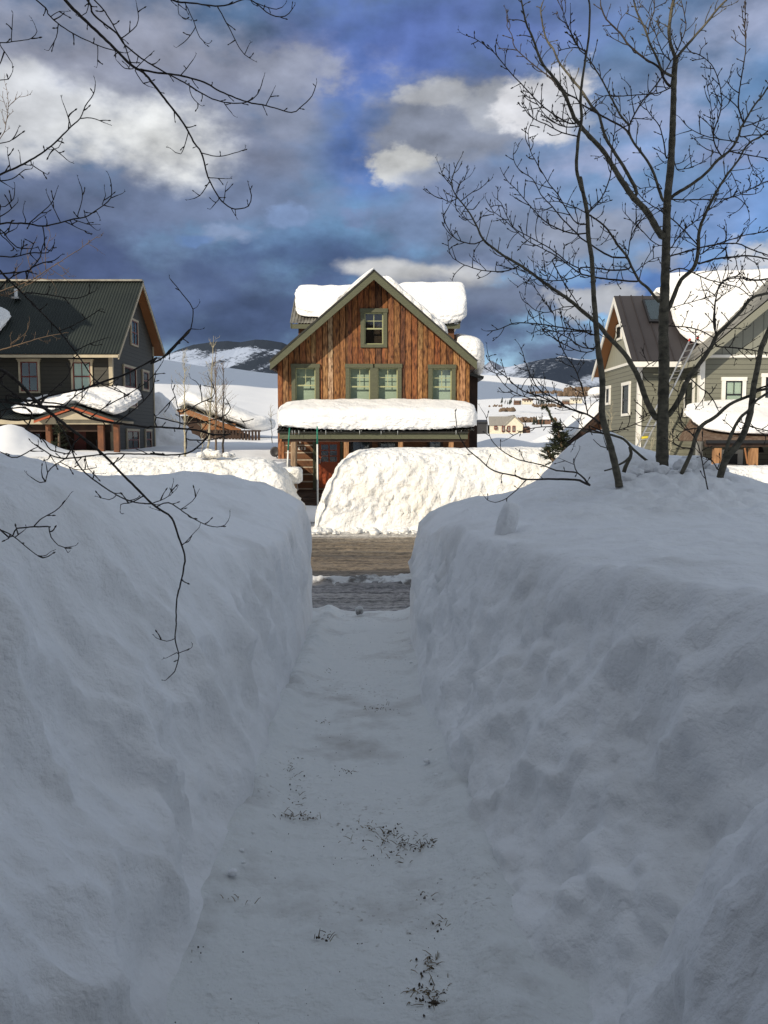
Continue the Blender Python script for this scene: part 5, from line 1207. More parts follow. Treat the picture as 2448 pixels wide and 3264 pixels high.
# the viewer's own house, behind the camera: its shadow lies over both near banks
def own_house():
    root = thing('timber_house', (-6, -6, 0), 'large brown timber house standing behind the viewer and shading the near snow', 'house')
    yb, yf = -12, -1.7
    prof = [(-17.5, 0), (3.6, 0), (3.6, 7.6), (-5.4, 11.6), (-12.5, 9.25), (-17.5, 9.1)]
    m = MB(); m.prism(prof, yb, yf); m.build('wall', 'own_wall', root)
    m = MB(); m.slab([(-12.5, yb, 9.35), (-5.4, yb, 11.7), (-5.4, yf + .1, 11.7), (-12.5, yf + .1, 9.35)], .1); m.slab([(-5.4, yb, 11.7), (3.9, yb, 7.55), (3.9, yf + .1, 7.55), (-5.4, yf + .1, 11.7)], .1); m.build('roof', 'snow_roof', root)
    m = MB(); m.slab([(-7, -1.7, 4.1), (.5, -1.7, 4.1), (.5, 1.3, 3.4), (-7, 1.3, 3.4)], .12); m.build('porch_roof', 'own_wall', root)  # unseen porch roof added above the viewer to darken the near snow
    for x in (-6.6, -3.4):  # unseen posts added to carry that shading roof
        m = MB(); m.box(x - .09, x + .09, .8, .98, .2, 3.28); m.build('post', 'own_wall', root)
    for i, x in enumerate((-13, -9, -5, -1.2)):
        m = MB(); m.box(x - .6, x + .6, yf, yf + .05, 3.6, 5.2); m.build('window', 'black_sash', root)
own_house()

# neighbouring house front left of the street, out of view; its shadow falls on the green house
def neighbour():
    root = thing('timber_house', (-21, 23, 0), 'tall brown neighbouring house out of view at the left, shading the green house', 'house')
    m = MB(); m.box(-26, -16.65, 22.5, 24.6, 0, 10.0); m.prism([(-26, 9.9), (-17.8, 9.9), (-17.8, 11.8), (-22, 13.1), (-26, 13.1)], 22.5, 24.6); m.build('wall', 'own_wall', root)
    m = MB(); m.slab([(-26, 22.3, 13.2), (-22, 22.3, 13.2), (-22, 24.8, 13.2), (-26, 24.8, 13.2)], .1); m.slab([(-22, 22.3, 13.2), (-17.6, 22.3, 11.85), (-17.6, 24.8, 11.85), (-22, 24.8, 13.2)], .1); m.build('roof', 'snow_roof', root)
    for z in (2.6, 5.6, 8.0):
        m = MB(); m.box(-20.6, -19.6, 22.44, 22.5, z, z + 1.3); m.build('window', 'black_sash', root)
neighbour()
# ------------------------------------------------------------------ trees traced limb by limb, each limb with depth of its own
FR = {'A': (1348, 0, 1.5082), 'B': (1850, 0, 2.7742), 'C': (1850, 480, 2.7742), 'D': (1348, 480, 3.0054), 'E': (1348, 0, 3.0054),
      'F': (1860, 860, 2.8214), 'G': (1348, 1300, 3.0054), 'H': (1850, 1300, 2.7742), 'M': (1480, 1050, 3.318), 'Z': (1548, 850, 1.8433),
      'a': (0, 0, 3.318), 'b': (0, 0, 1.5082), 'c': (0, 500, 3.6867), 'd': (0, 1400, 2.37), 'e': (0, 860, 2.9625), 'f': (0, 850, 1.8433), 'g': (480, 1050, 3.456), 'h': (0, 1500, 1.8433), 'p': (0, 0, 1.0)}
def parse(s):
    out = []; fr = 'p'
    for tk in s.split():
        if tk in FR: fr = tk; continue
        x, y = map(float, tk.split(',')); ox, oy, k = FR[fr]; out.append((ox + x / k, oy + y / k))
    return out
def crspline(pts, step=12):
    out = []; n = len(pts)
    for i in range(n - 1):
        p0, p1, p2, p3 = pts[max(i - 1, 0)], pts[i], pts[i + 1], pts[min(i + 2, n - 1)]
        L = math.hypot(p2[0] - p1[0], p2[1] - p1[1]); k = max(1, int(L / step))
        for j in range(k):
            t = j / k
            out.append(tuple(.5 * ((2 * b) + (-a + c) * t + (2 * a - 5 * b + 4 * c - d) * t * t + (-a + 3 * b - 3 * c + d) * t ** 3) for a, b, c, d in zip(p0, p1, p2, p3)))
    out.append(tuple(pts[-1])); return out
BUD = .8
def twig(mb, rr, p, d, L, r, depth, bud=True):
    """a short crooked twig from p along d, with finer twigs and a bud at the end"""
    n = 4 if L > .08 else 3; pts = [p]; cur = Vector(d).normalized(); up = Vector((0, 0, 1)); axis = Vector((rr.uniform(-1, 1), rr.uniform(-1, 1), rr.uniform(-1, 1))) * .28
    for i in range(n):
        cur = (cur + up * .16 + axis + Vector((rr.uniform(-1, 1), rr.uniform(-1, 1), rr.uniform(-1, 1))) * .12).normalized()
        pts.append(pts[-1] + cur * L / n)
        if depth > 0 and i > 0 and rr.random() < .62:
            s = (cur + Vector((rr.uniform(-1, 1), rr.uniform(-1, 1), rr.uniform(-.6, 1))) * .9).normalized()
            twig(mb, rr, pts[-1], s, L * rr.uniform(.22, .5), r * .7, depth - 1, bud)
    rad = [r * (1 - .5 * i / n) * rr.uniform(.9, 1.15) for i in range(n + 1)]
    if bud:
        e = pts[-1]; pts += [e + cur * r * 1.5, e + cur * r * 4.0 * BUD, e + cur * r * 6.5 * BUD]; rad += [r * 1.5 * BUD, r * 1.35 * BUD, r * .3]
    mb.tube(pts, rad, 4, cap=False)
def traced_tree(name, label, base, Y0, trunk, limbs, bark, twigbark, seed, tw=(30, 75), spc=30, dd=.30, twr=.0048, trunk_y=0.0, group=None, cat='tree', knots=True):
    rr = random.Random(seed); root = thing(name, base, label, cat, group)
    bank = []          # (px, py, Y) of all wood so far
    def wood(spec, first=False, part='limb'):
        s, w0, w1 = spec[:3]; opt = spec[3] if len(spec) > 3 else {}
        raw = parse(s)
        if bank and 'Y' not in opt:      # root each limb in the wood it grows from
            q = min(bank, key=lambda b: (b[0] - raw[0][0]) ** 2 + (b[1] - raw[0][1]) ** 2)
            if 3 < math.hypot(q[0] - raw[0][0], q[1] - raw[0][1]) < 55: raw = [(q[0], q[1])] + raw
        pts = crspline(raw); n = len(pts)
        if not bank or 'Y' in opt: Ya = opt.get('Y', Y0)
        else:
            q = min(bank, key=lambda b: (b[0] - pts[0][0]) ** 2 + (b[1] - pts[0][1]) ** 2); Ya = q[2]
        Lp = sum(math.hypot(pts[i + 1][0] - pts[i][0], pts[i + 1][1] - pts[i][1]) for i in range(n - 1))
        Lm = Lp / FPX * Ya; Yb = Ya + (trunk_y if first else opt.get('d', rr.uniform(-dd, dd)) * Lm)
        P3 = []; Rr = []; sofar = 0
        ph = rr.uniform(0, 6)
        for i, (x, y) in enumerate(pts):
            t = i / max(1, n - 1); Y = Ya + (Yb - Ya) * t
            j = .35 if not first else .2
            P3.append(P(x + rr.uniform(-j, j) * 2, y + rr.uniform(-j, j) * 2, Y + .012 * math.sin(ph + i * .7)))
            w = (w0 + (w1 - w0) * t ** .85) * (1 if first else .86)
            Rr.append(max(.0012, w / 2 * Y / FPX) * (rr.uniform(.94, 1.08) if knots else 1))
            bank.append((x, y, Y))
        if w1 <= 5 and not first: Rr[-1] *= .5
        mb = MB(); mb.tube(P3, Rr, 9 if w0 > 14 else 6)
        tws = opt.get('tw', None if first else 1)
        if tws:
            st = spc / tws; acc = rr.uniform(0, st); side = rr.choice((-1, 1)); lim = .0 if w0 < 8 else .25
            for i in range(1, n - 1):
                sg = (P3[i + 1] - P3[i]); acc += math.hypot(pts[i][0] - pts[i - 1][0], pts[i][1] - pts[i - 1][1])
                if acc > st and i / n > lim:
                    acc = rr.uniform(-.3, .3) * st; side = -side
                    t = sg.normalized(); ax = Vector((rr.uniform(-.35, .35), 1, rr.uniform(-.35, .35))).normalized()
                    dr = Matrix.Rotation(side * R(rr.uniform(30, 68)), 3, ax) @ t
                    L = rr.uniform(*tw) / FPX * Y0 * (1 if i / n < .8 else .6) * (1.5 if rr.random() < .12 else 1)
                    if tws and rr.random() < .3: L *= .35
                    twig(mb, rr, P3[i], dr, L, max(twr, .0), 2 if L > .13 else 1 if L > .08 else 0)
            twig(mb, rr, P3[-1], (P3[-1] - P3[-2]), rr.uniform(*tw) / FPX * Y0 * .5, min(Rr[-1] * 1.8, twr), 1) if w1 < 6 else None
        mb.build(part, bark if w0 > 9 else twigbark, root, True)
    wood(trunk, True, 'trunk')
    for l in limbs: wood(l)
    return root

# main young aspen on the right hand mound
traced_tree('bare_aspen', 'straight bare aspen with the thickest trunk, standing on the right hand snow mound', (2.45, 7.6, 1.7), 7.6,
 ('H 725,600 725,545 F 712,1400 725,900 720,500 735,100 C 760,800 770,430 B 800,1450 820,1000 830,650 845,500', 41, 16),
 [('B 842,510 800,400 785,250 805,100 828,-30 850,-160', 13, 11), ('B 850,510 880,470 960,380 1100,220 1230,60 1290,0 1350,-90', 10, 7),
  ('C 715,750 590,545 450,390 300,160 200,0 B 30,1150 E 1500,1190 1450,1130 1400,1000 1340,870 1250,740 1150,620 1100,500 1050,360 990,220 940,0 930,-60', 26, 5),
  ('C 500,380 B 480,1650 380,1470 290,1330 210,1180 165,1020 90,930 10,800 E 1400,720 1300,590 1250,470 1180,370 1140,200 1130,80 1160,0', 13, 5),
  ('C 730,440 690,330 640,180 570,60 520,0 B 540,1350 470,1260 430,1170 430,1110 350,1010 270,860 210,740 120,590 40,480 0,450 E 1420,310', 12, 3),
  ('B 430,1115 480,1010 560,880 680,740 760,610 860,440 930,250 920,130 890,0', 6, 3),
  ('B 430,1170 350,1110 200,1030 0,915 E 1480,950 1340,870 1240,760 1150,690 1000,570 880,450 850,330 805,250 815,170 790,90', 8, 2.5),
  ('C 790,430 830,390 950,320 1100,210 1230,70 1310,10 B 1390,1230 1420,1120 1450,1080 1540,930 1620,830 1700,700', 13, 5),
  ('B 1440,1080 1400,960 1400,850 1430,650 1460,450 1455,250 1460,0', 5.5, 3), ('B 1440,1120 1560,1080 1659,1040 1750,980', 5, 3),
  ('B 1420,1210 1520,1195 1659,1190 1760,1170', 5, 3), ('B 1320,1340 1480,1370 1659,1400 1760,1400', 5, 3),
  ('B 1250,1380 1190,1280 1180,1160 1240,980 1245,820 1200,650 1130,540 1020,470 900,455', 5.5, 3),
  ('B 1180,1180 1170,1050 1140,850 1110,700 1105,650', 3.5, 2), ('B 1400,1260 1260,1235 1100,1200 960,1130 880,1040', 4, 2.5),
  ('B 790,760 740,700 700,600 640,560 560,510 430,400 350,290 230,170 180,50 180,0', 9, 5), ('B 800,670 720,620 680,520 620,400 570,250 500,110 470,0', 10, 6),
  ('B 600,300 610,210 650,110 655,0', 4, 4), ('B 800,540 740,480 700,400 650,250 620,150 560,60 490,0', 4, 2), ('B 760,1400 740,1270 700,1120 640,1040 590,970 570,900', 6, 2.5),
  ('B 790,780 680,825 560,835 350,850 200,850 110,930 0,1040', 4.5, 3), ('C 830,80 850,160 950,155 1080,100 1190,10', 4, 2),
  ('C 800,430 900,435 1150,430 1300,420 1430,380 1600,290 1700,260', 5, 3),
  ('F 650,1330 560,1160 500,980 400,800 340,720 230,610 130,490 0,380 D 1400,1430 1240,1320 1100,1220 950,1110 750,990 580,850 500,690 420,560 310,420 270,320 295,220 330,120 360,70', 23, 3, {'d': -.12}),
  ('D 920,1100 820,1150 700,1160 560,1145 400,1095 290,1030 250,950 240,840', 5, 2.5), ('D 580,855 500,895 400,880 300,830 220,700 185,550', 4.5, 2.5),
  ('D 330,460 240,490 160,435', 3.5, 2.5), ('D 270,330 200,250 158,145', 3.5, 2.5), ('D 320,400 350,320 435,255', 3.5, 2.5), ('D 360,485 430,430 510,370', 3.5, 2.5),
  ('D 380,535 310,525 285,480', 3, 2), ('D 415,560 480,565 520,520', 3, 2), ('D 465,660 390,650 325,560', 3, 2), ('D 510,690 600,600', 3, 2),
  ('D 1480,1490 1350,1500 1200,1550 1080,1530 990,1450', 4, 2.5), ('D 1200,1330 1190,1200 1120,1100', 3, 2),
  ('C 690,1330 600,1220 520,1150 450,1020 410,930 350,860 240,700 170,630 80,570', 13, 6),
  ('C 420,920 450,760 520,640 600,560 690,490 720,480', 4.5, 3), ('C 400,945 280,940 180,890 90,830 0,770 D 1480,800 1350,670 1240,540 1130,420 1050,270 930,190 870,90 870,0', 8, 2.5),
  ('C 430,1045 300,1060 150,1040 0,1035 D 1500,1170 1400,1100 1280,1010 1150,940 1000,860 860,740 780,660 680,590 640,530 600,455', 6, 2.5),
  ('C 500,1155 380,1150 200,1130 0,1090 D 1500,1130 1400,1080 1250,960 1100,870 900,760 840,700 800,620 750,500 690,450', 7, 2.5),
  ('D 1500,1190 1380,1235 1200,1245 1050,1190 900,1130 770,1010', 5, 2.5), ('D 1240,1050 1330,1230 1420,1370 1500,1500', 5, 4),
  ('C 780,1400 870,1180 910,1120 1000,1040 1040,900 1050,720 1100,570 1180,410 1280,240 1400,80 1440,0 B 1500,1260 1600,1200 1720,1110', 17, 5),
  ('C 1050,1000 1180,960 1350,940 1500,930 1700,970', 7, 5), ('C 1060,920 1180,840 1380,770 1500,740 1700,705', 5, 3), ('C 800,930 950,890 1150,840 1380,820 1500,870 1700,940', 6, 4),
  ('C 1030,830 950,740 850,640 720,540 580,450 480,340', 5, 3), ('C 800,860 900,720 1020,620 1200,480 1350,400 1600,300', 4.5, 2.5),
  ('C 800,1070 870,1040 960,1060 1100,1130 1280,1180 1400,1210 1500,1290', 5, 3), ('C 1190,1560 1190,1380 1220,1220 1300,1140 1400,1130 1540,1150 1700,1130', 6, 3),
  ('C 1310,960 1280,850 1310,1040 1290,1140', 3, 2), ('C 1370,950 1400,1080 1450,1180', 3.5, 2), ('C 1340,200 1380,300 1440,420 1490,560 1490,670', 3, 2),
  ('C 820,70 700,120 640,150', 3, 2), ('C 720,340 620,320 500,345', 4, 2), ('C 700,840 620,790 560,720 470,640 380,540', 3.5, 2.5), ('C 480,1080 560,1010 640,960 720,940', 3.5, 2.5),
  ('F 770,1300 870,1150 930,1000 1040,850 1150,690 1200,590 1290,500 1420,370 1520,250 1700,205', 22, 9, {'d': -.2}),
  ('F 1190,580 1170,480 1180,320 1220,140 1290,80 1400,60 1540,90 1700,70', 7, 3), ('F 770,505 920,515 1050,545 1170,610', 4.5, 4), ('F 1200,690 1350,700 1500,720 1700,755', 6, 4),
  ('F 780,340 900,310 1040,270 1130,240 1220,210', 3.5, 2.5), ('F 660,820 560,870 500,940', 4, 3), ('F 500,1330 640,1280 560,1150', 3, 2), ('F 930,950 1060,1070 1100,1090 1160,1160 1210,1260', 5, 4),
 ], 'bark_aspen', 'bark_twig', 21, tw=(18, 62), spc=15, dd=.33)

traced_tree('bare_aspen', 'slim leaning bare aspen stem left of the thickest aspen on the right hand mound', (1.97, 7.2, 1.6), 7.1,
 ('H 345,700 340,660 290,430 240,250 200,100 190,0 F 170,1000 130,700 110,450 90,200 80,0 C 100,950 70,750 60,560 30,400 0,240 D 1530,400 1480,230 1470,100 1480,0 E 1490,1310 1520,1150 1510,950 1530,750 1560,550 1590,350 1600,100 1590,0 1590,-80', 24, 5),
 [('C 65,560 180,430 240,300 270,200 275,60 B 290,1250 310,1100 300,1000', 5.5, 3), ('D 1560,705 1480,700 1410,620 1350,520 1300,430 1220,330 1130,190 1070,80 1030,0 E 1010,1250 1070,1130', 5.5, 2.5),
  ('D 1570,790 1500,800 1380,780 1220,710 1130,640 1000,500 910,390 810,290 755,200', 5.5, 2.5), ('D 1550,590 1430,530 1310,490 1220,490', 4, 2.5),
  ('E 1510,1160 1400,1180 1200,1060 1050,920 970,830 870,730 760,600 680,500 600,440 500,370 405,335', 6, 2.5), ('E 1500,1210 1340,1210 1180,1110 1080,970 1040,890', 4.5, 2.5),
  ('E 1490,1310 1330,1270 1180,1190 1050,1130 990,1030 950,960 960,890', 5, 2.5), ('E 1560,500 1470,430 1420,310 1415,100', 4, 2.5), ('E 1560,490 1500,460 1430,340 1360,180 1320,0', 4.5, 2.5),
  ('C 70,565 170,630 240,700 350,860', 5, 4), ('D 1580,590 1640,520 1700,470', 4, 3), ('E 1520,1130 1600,1060 1680,1000', 3.5, 2),
  ('M 1480,1100 1330,1060 1000,1030 750,1040 600,1080 460,1160', 6, 2.5), ('M 1450,1000 1300,900 1100,830 950,730 800,640 720,520 640,330 620,250 583,165', 8, 2.5),
  ('M 1250,890 1000,790 800,710 600,640 450,510 300,390 260,290 240,200', 7, 2.5), ('M 950,770 700,730 560,680 430,590 330,460', 4.5, 2.5),
  ('M 1300,870 1240,600 1160,400 1060,250 980,50 D 1250,1560 1190,1480 1100,1350 1000,1220', 5, 2.5), ('M 1400,200 1250,190 1100,90 950,20 850,0', 5, 3), ('M 1400,70 1280,30 1130,20 800,20', 5, 3),
  ('Z 620,380 520,370 330,340 180,330 70,370 0,378', 6, 3), ('Z 640,490 560,500 400,420 300,330 240,250', 4, 2.5), ('F 50,1400 170,1450 320,1440 430,1400 560,1350', 5, 3)],
 'bark_aspen', 'bark_twig', 22, tw=(18, 60), spc=15, dd=.33)

traced_tree('bare_aspen', 'bare aspen forking low into two stems at the far right of the mound', (2.78, 7.2, 1.6), 7.2,
 ('H 1225,720 1225,670 1250,560 1290,450 1380,340 1430,260 1480,130 1510,0 F 1530,1050 1560,900 1600,700 1659,560 1720,420', 24, 14),
 [('H 1280,430 1310,300 1370,160 1430,70 1480,30 F 1560,1170 1700,1090', 16, 8), ('F 1520,1100 1600,1060 1700,1030', 8, 6), ('H 1210,540 1160,460 1080,430', 5, 4),
  ('H 1400,120 1500,160 1600,190 1700,210', 5, 4), ('F 1490,1370 1560,1440 1659,1500', 4, 3)], 'bark_aspen', 'bark_twig', 23, tw=(20, 50), spc=26)
traced_tree('bare_aspen', 'curving bare aspen stem rising between the thickest trunk and the forked tree', (2.2, 7.0, 1.6), 7.25,
 ('H 890,600 905,560 960,440 1000,340 1020,250 1080,150 1180,90 1280,0 F 1350,1190 1500,1130 1560,1090 1720,1060', 14, 9),
 [('H 970,360 900,350 800,300', 6, 4), ('H 1000,240 920,180 880,100 F 850,1100 880,1000', 4, 2), ('H 1060,180 1000,180 900,210 840,270', 4, 3)], 'bark_aspen', 'bark_twig', 24, tw=(20, 50), spc=26)
traced_tree('bare_shrub', 'low bare branches arching left out of the snow below the aspens', (1.75, 7.0, 1.5), 6.9,
 ('G 1600,740 1560,725 1500,695 1400,685 1200,682 990,685 880,650 730,620 640,580 540,490 420,385 340,250 320,130 310,60', 8, 2.5, {'tw': 1}),
 [('G 990,690 880,800 770,885 690,905 620,885 570,825', 5, 2), ('G 1590,735 1480,625 1280,600 1130,545 900,490 720,380 640,270 610,100 555,0', 7, 2), ('G 1480,620 1445,530 1500,400', 4.5, 2), ('G 1445,540 1325,490', 3, 2)],
 'bark_dark', 'bark_dark', 25, tw=(12, 34), spc=44, cat='shrub')
traced_tree('dead_branch', 'thick broken dead branch stub sticking out of the mound beside the aspens', (2.1, 7.6, 1.8), 7.45,
 ('H 385,570 400,520 440,440 450,400 435,345', 13, 9), [('H 210,555 290,535 330,510 400,470 440,430', 5, 9, {'tw': 0}), ('H 0,200 120,215 250,235 380,275 470,370 540,430 612,485', 6, 10, {'tw': 0})], 'bark_aspen', 'bark_aspen', 26, cat='dead branch')
traced_tree('upright_twig', 'single dark twig stuck upright in the mound left of the forked aspen', (2.5, 6.7, 1.5), 6.75,
 ('H 1130,735 1090,550 1070,440 1030,300 960,200 890,110', 4.5, 2.5, {'tw': 1}), [('H 1070,440 1085,200', 3.5, 2)], 'bark_dark', 'bark_dark', 27, tw=(16, 34), spc=40, cat='twig')
traced_tree('upright_twig', 'tiny hooked twig poking from the snow beside the slim leaning stem', (1.8, 6.9, 1.7), 7.0,
 ('H 240,375 235,355 180,340 115,280', 4, 2, {'tw': 0}), [('H 240,360 215,300 200,240', 3.5, 2)], 'bark_dark', 'bark_dark', 28, tw=(10, 20), spc=60, cat='twig')

# big tree whose branches reach in from the left
BUD = .68
LT = [
 ('p -260,-300 60,-180 a 690,0 800,120 970,280 1220,520 1400,700 1520,770 b 780,460 880,590 930,680 970,740 1000,850 1040,930 1080,980 1130,1005 1195,990 1208,940 1196,890', 18, 3.5, {'Y': 3.3, 'd': .25}),
 ('b 680,335 760,350 860,362 980,395 1060,440 1190,490 1280,508 1400,540 1440,520 1500,460 1522,400', 8, 3), ('p -120,-330 150,-150 b 420,0 450,70 560,160 590,205 680,280 780,340 900,405 1000,465 1080,492 1180,492 1240,450 1268,370', 11, 3, {'Y': 3.5}),
 ('p 100,-200 b 455,0 520,80 560,150 600,215 625,300', 6, 4, {'Y': 3.4}), ('p -200,-250 b 175,0 230,65 275,110 350,160 430,200 520,235 600,255', 8, 3, {'Y': 3.1}),
 ('b 590,180 640,140 665,100 657,20', 4, 2.5), ('b 870,362 935,278', 4, 2.5), ('b 910,400 920,460 965,508', 4, 2.5), ('b 1075,492 1120,552', 3.5, 2.5), ('b 905,640 870,740 822,715', 4, 2.5), ('b 970,735 1060,752 1175,720', 4, 2.5),
 ('b 1010,855 1090,858', 3.5, 2.5), ('b 1005,875 960,940 920,958', 4, 2.5), ('b 1050,960 1012,1005', 3.5, 2.5), ('b 1075,970 1085,900', 3.5, 2.5), ('b 1130,1005 1135,1042', 3, 2.5), ('b 1280,505 1318,428', 3.5, 2.5), ('b 650,340 690,400 725,418', 4, 2.5), ('b 655,325 730,255', 4, 2.5), ('b 640,330 600,328 560,290', 4, 2.5),
 ('b 280,115 270,180 235,240', 4, 2.5), ('b 470,225 470,305', 3.5, 2.5), ('b 250,75 285,55 320,55', 3.5, 2.5), ('b 430,0 415,60 380,80', 4, 3),
 ('p 380,-180 470,-60 b 830,0 930,15 1050,30 1120,15 1180,-5 1230,15 1300,70 1370,78 1415,30', 9, 3, {'Y': 3.6}), ('b 1048,35 1100,130 1140,210 1175,262 1215,288', 5, 2.5), ('b 1175,262 1198,212', 3.5, 2.5), ('b 895,25 930,100 960,180 995,210', 4, 2.5), ('b 940,130 900,190 850,228', 3.5, 2), ('b 1230,15 1330,45 1370,20', 3.5, 2.5), ('b 858,0 860,70 910,95', 3, 2),
 ('p -160,120 b 0,205 60,200 150,185 178,150 168,118', 5, 2.5, {'Y': 2.9}), ('b 55,200 62,60', 3.5, 2.5), ('b 0,215 55,298', 4, 3), ('p -120,270 b 0,385 40,380 60,345', 4.5, 3, {'Y': 2.9}),
 ('p -320,760 -120,620 b 0,840 80,805 180,750 260,690 340,610 385,570 410,510 450,450 458,395', 13, 3, {'Y': 3.0, 'd': .1}), ('b 340,605 320,540 298,483', 4, 2.5), ('b 385,570 440,568 515,594', 4, 2.5), ('b 255,710 330,775', 4, 3), ('b 150,790 225,838', 4, 3),
 ('p -60,590 b 0,870 60,860 120,815 150,812', 5, 3, {'Y': 2.95}), ('b 300,665 280,710 240,720', 3.5, 2.5), ('b 50,810 35,735', 3.5, 3), ('b 100,790 95,740', 3.5, 3), ('p -100,480 b 0,690 60,670 88,615', 4, 3, {'Y': 2.9}), ('b 0,870 45,895', 4, 3),
 ('p -380,860 -150,760 c 0,790 150,780 340,785 500,815 700,775 870,730 1000,710 1120,635 1220,565 1305,480 1310,330 1280,215', 12, 3, {'Y': 3.1}), ('c 1310,480 1415,440', 3.5, 2.5), ('c 1200,560 1240,450 1225,385', 3.5, 2.5), ('c 1130,640 1165,700', 3.5, 3), ('c 910,705 970,450 925,270', 4, 2.5), ('c 710,765 610,560 555,435', 4, 2.5),
 ('c 350,775 590,560 640,460 670,380', 4.5, 2.5), ('c 380,775 510,690', 4, 2.5), ('c 1010,715 1060,800 1130,860', 4, 2.5), ('c 870,740 1060,800 1115,790', 3.5, 2.5), ('c 790,770 900,830 1030,882', 4, 2.5), ('c 300,740 270,650 282,565', 4, 2.5), ('c 505,825 525,950 520,1050 600,1110 640,1015', 5, 3),
 ('p -90,700 c 0,850 80,950 200,1060 350,1078', 5, 4, {'Y': 3.1}), ('c 0,900 110,1010 200,1100', 4.5, 4), ('c 60,905 190,840', 4, 3), ('p -110,820 c 0,1170 180,1175 350,1130 560,1125 620,1060', 6, 4, {'Y': 3.2}), ('c 240,1150 258,1030', 4, 3), ('c 350,1130 415,980', 4, 3),
 ('p -100,880 c 50,1370 300,1345 380,1300 470,1180 500,1050 520,1000', 7, 4, {'Y': 3.2}), ('c 380,1300 500,1245 640,1215 710,1160', 5, 3), ('c 320,1440 330,1370 370,1310', 5, 4), ('c 0,590 60,580 160,490 175,340', 4, 3), ('c 0,700 100,640 200,540', 4, 3),
 ('p -300,600 -140,720 e 0,10 150,160 370,380 560,580 700,760 800,900 880,1020 960,1080 1080,1130 1200,1180', 11, 3.5, {'Y': 3.4, 'tw': 1.2}),
 ('p -420,1080 -180,1140 e 0,940 60,970 200,1090 340,1240 500,1370 640,1480 800,1600 1010,1778 d 900,240 1040,380 1150,490 1240,550 1300,600 1350,740 1395,880 1390,960 1365,1090 1335,1210 h 1035,900 1030,1000 1050,1090 1025,1180 975,1230', 18, 3.5, {'Y': 2.9, 'd': -.04, 'tw': .25}),
 ('h 1030,985 980,1003 920,985', 4, 2.5), ('h 1045,1075 1120,1045', 3.5, 2.5), ('h 1040,1070 985,1097', 3.5, 2.5), ('h 1075,435 1170,335', 4, 2.5), ('h 940,200 990,188 1060,230 1150,290 1250,330 1320,320 1350,270', 5, 2.5), ('h 1065,225 1130,180 1160,135', 3.5, 2.5), ('h 900,190 990,150 1018,70', 4, 2.5), ('h 995,150 1030,115', 3, 2),
 ('d 545,60 590,190 700,300 880,420 1010,475 1150,490', 6, 5), ('h 830,155 780,185 710,200 705,240', 5, 3), ('h 680,150 640,170 575,155', 3.5, 2.5), ('h 940,235 900,225', 3, 2.5),
 ('p -330,1220 e 0,1240 400,1290 620,1300 850,1400 1040,1440 1200,1460 1400,1490 g 0,1070 300,1090 500,1110 700,1160 880,1155', 14, 6, {'Y': 3.2}), ('g 500,1110 640,1150 560,1260 500,1310 400,1365 150,1385 0,1365 d 1240,115 860,110 680,125 500,145 400,125 250,30', 6, 5),
 ('e 300,1260 500,1180 800,1120 1000,1050 1200,980 1480,830 g 0,380 170,290 350,100 430,0 f 940,550 1000,490 1080,420 1120,365 1135,250 1115,215 995,65', 9, 3, {'tw': .35}), ('f 1120,365 1175,370', 3, 2.5), ('f 1135,250 1155,240', 3, 2.5),
 ('g 60,970 330,1030 520,1025 750,980 860,910 880,860 820,750', 5, 3), ('g 320,1075 320,960 270,740 230,635', 4, 3), ('g 270,740 80,940', 4, 3), ('g 390,1200 500,1220 680,1215 830,1170', 5, 4), ('g 500,1310 585,1305', 4, 3), ('g 350,920 560,800 690,740 700,640 650,545', 5, 3), ('g 565,800 550,660 500,570 440,540', 4, 2.5), ('g 830,950 870,1040', 3.5, 2.5), ('g 990,980 1040,1050 1035,1110', 3.5, 2.5, {'Y': 3.2}),
 ('p -260,1330 d 0,685 130,672 260,662 380,660', 8, 5, {'Y': 2.5, 'tw': 0}), ('d 260,655 300,610 420,540 490,470 515,435', 5, 3), ('d 20,690 110,740 220,830 290,880 350,878 375,855', 5, 3), ('d 115,738 195,680', 4, 3), ('d 370,665 385,740 440,800 490,820 570,805', 4.5, 3), ('d 490,820 508,850', 3, 2.5),
 ('d 540,70 500,140 420,190 360,250 345,320 300,328 215,272', 6, 3), ('d 360,250 345,175', 4, 3), ('d 460,175 560,225 640,230 725,215', 4, 3), ('d 645,140 665,220 700,255 750,262', 4, 2.5), ('d 380,120 420,185', 4, 3), ('p -80,1430 d 0,95 60,125 130,135 280,60', 5, 4, {'Y': 2.8}),
 ('e 600,1300 700,1200 820,1120 920,1050 1010,940', 5, 3), ('e 380,1260 520,1120 640,1000 690,870', 5, 3), ('e 850,1400 1000,1290 1200,1180 1400,1050 1530,880', 5, 3), ('e 700,1310 800,1180 860,1060', 4, 3), ('e 260,1480 300,1350 200,1300 0,1330', 6, 5), ('e 240,1500 400,1600 480,1700 640,1740', 6, 4), ('e 430,1290 520,1400 620,1560 680,1700', 6, 4),
 ('e 560,580 700,520 830,450 950,370', 4, 3), ('e 720,760 850,700 1010,640', 4, 2.5), ('e 250,215 480,240 720,270 900,200', 5, 3), ('e 0,180 120,60 280,0', 5, 4), ('e 60,1180 200,1220 420,1250 600,1270', 8, 6), ('e 0,1060 150,1180 300,1280 500,1330', 7, 5),
 ('e 900,1060 1060,1100 1200,1190', 4, 3), ('e 1100,1440 1290,1300 1430,1150 1470,980', 5, 3), ('e 0,1400 180,1420 330,1400', 7, 6),
]
traced_tree('bare_tree', 'large dark bare tree reaching its long branches in from the left edge', (-2.6, 3.0, 1.7), 3.05,
 ('p -560,2000 -545,1700 -530,1400 -500,1000 -460,600 -400,200 -330,-150 -250,-500', 110, 40), LT, 'bark_dark', 'bark_dark', 31, tw=(14, 38), spc=58, dd=.25, twr=.0027)
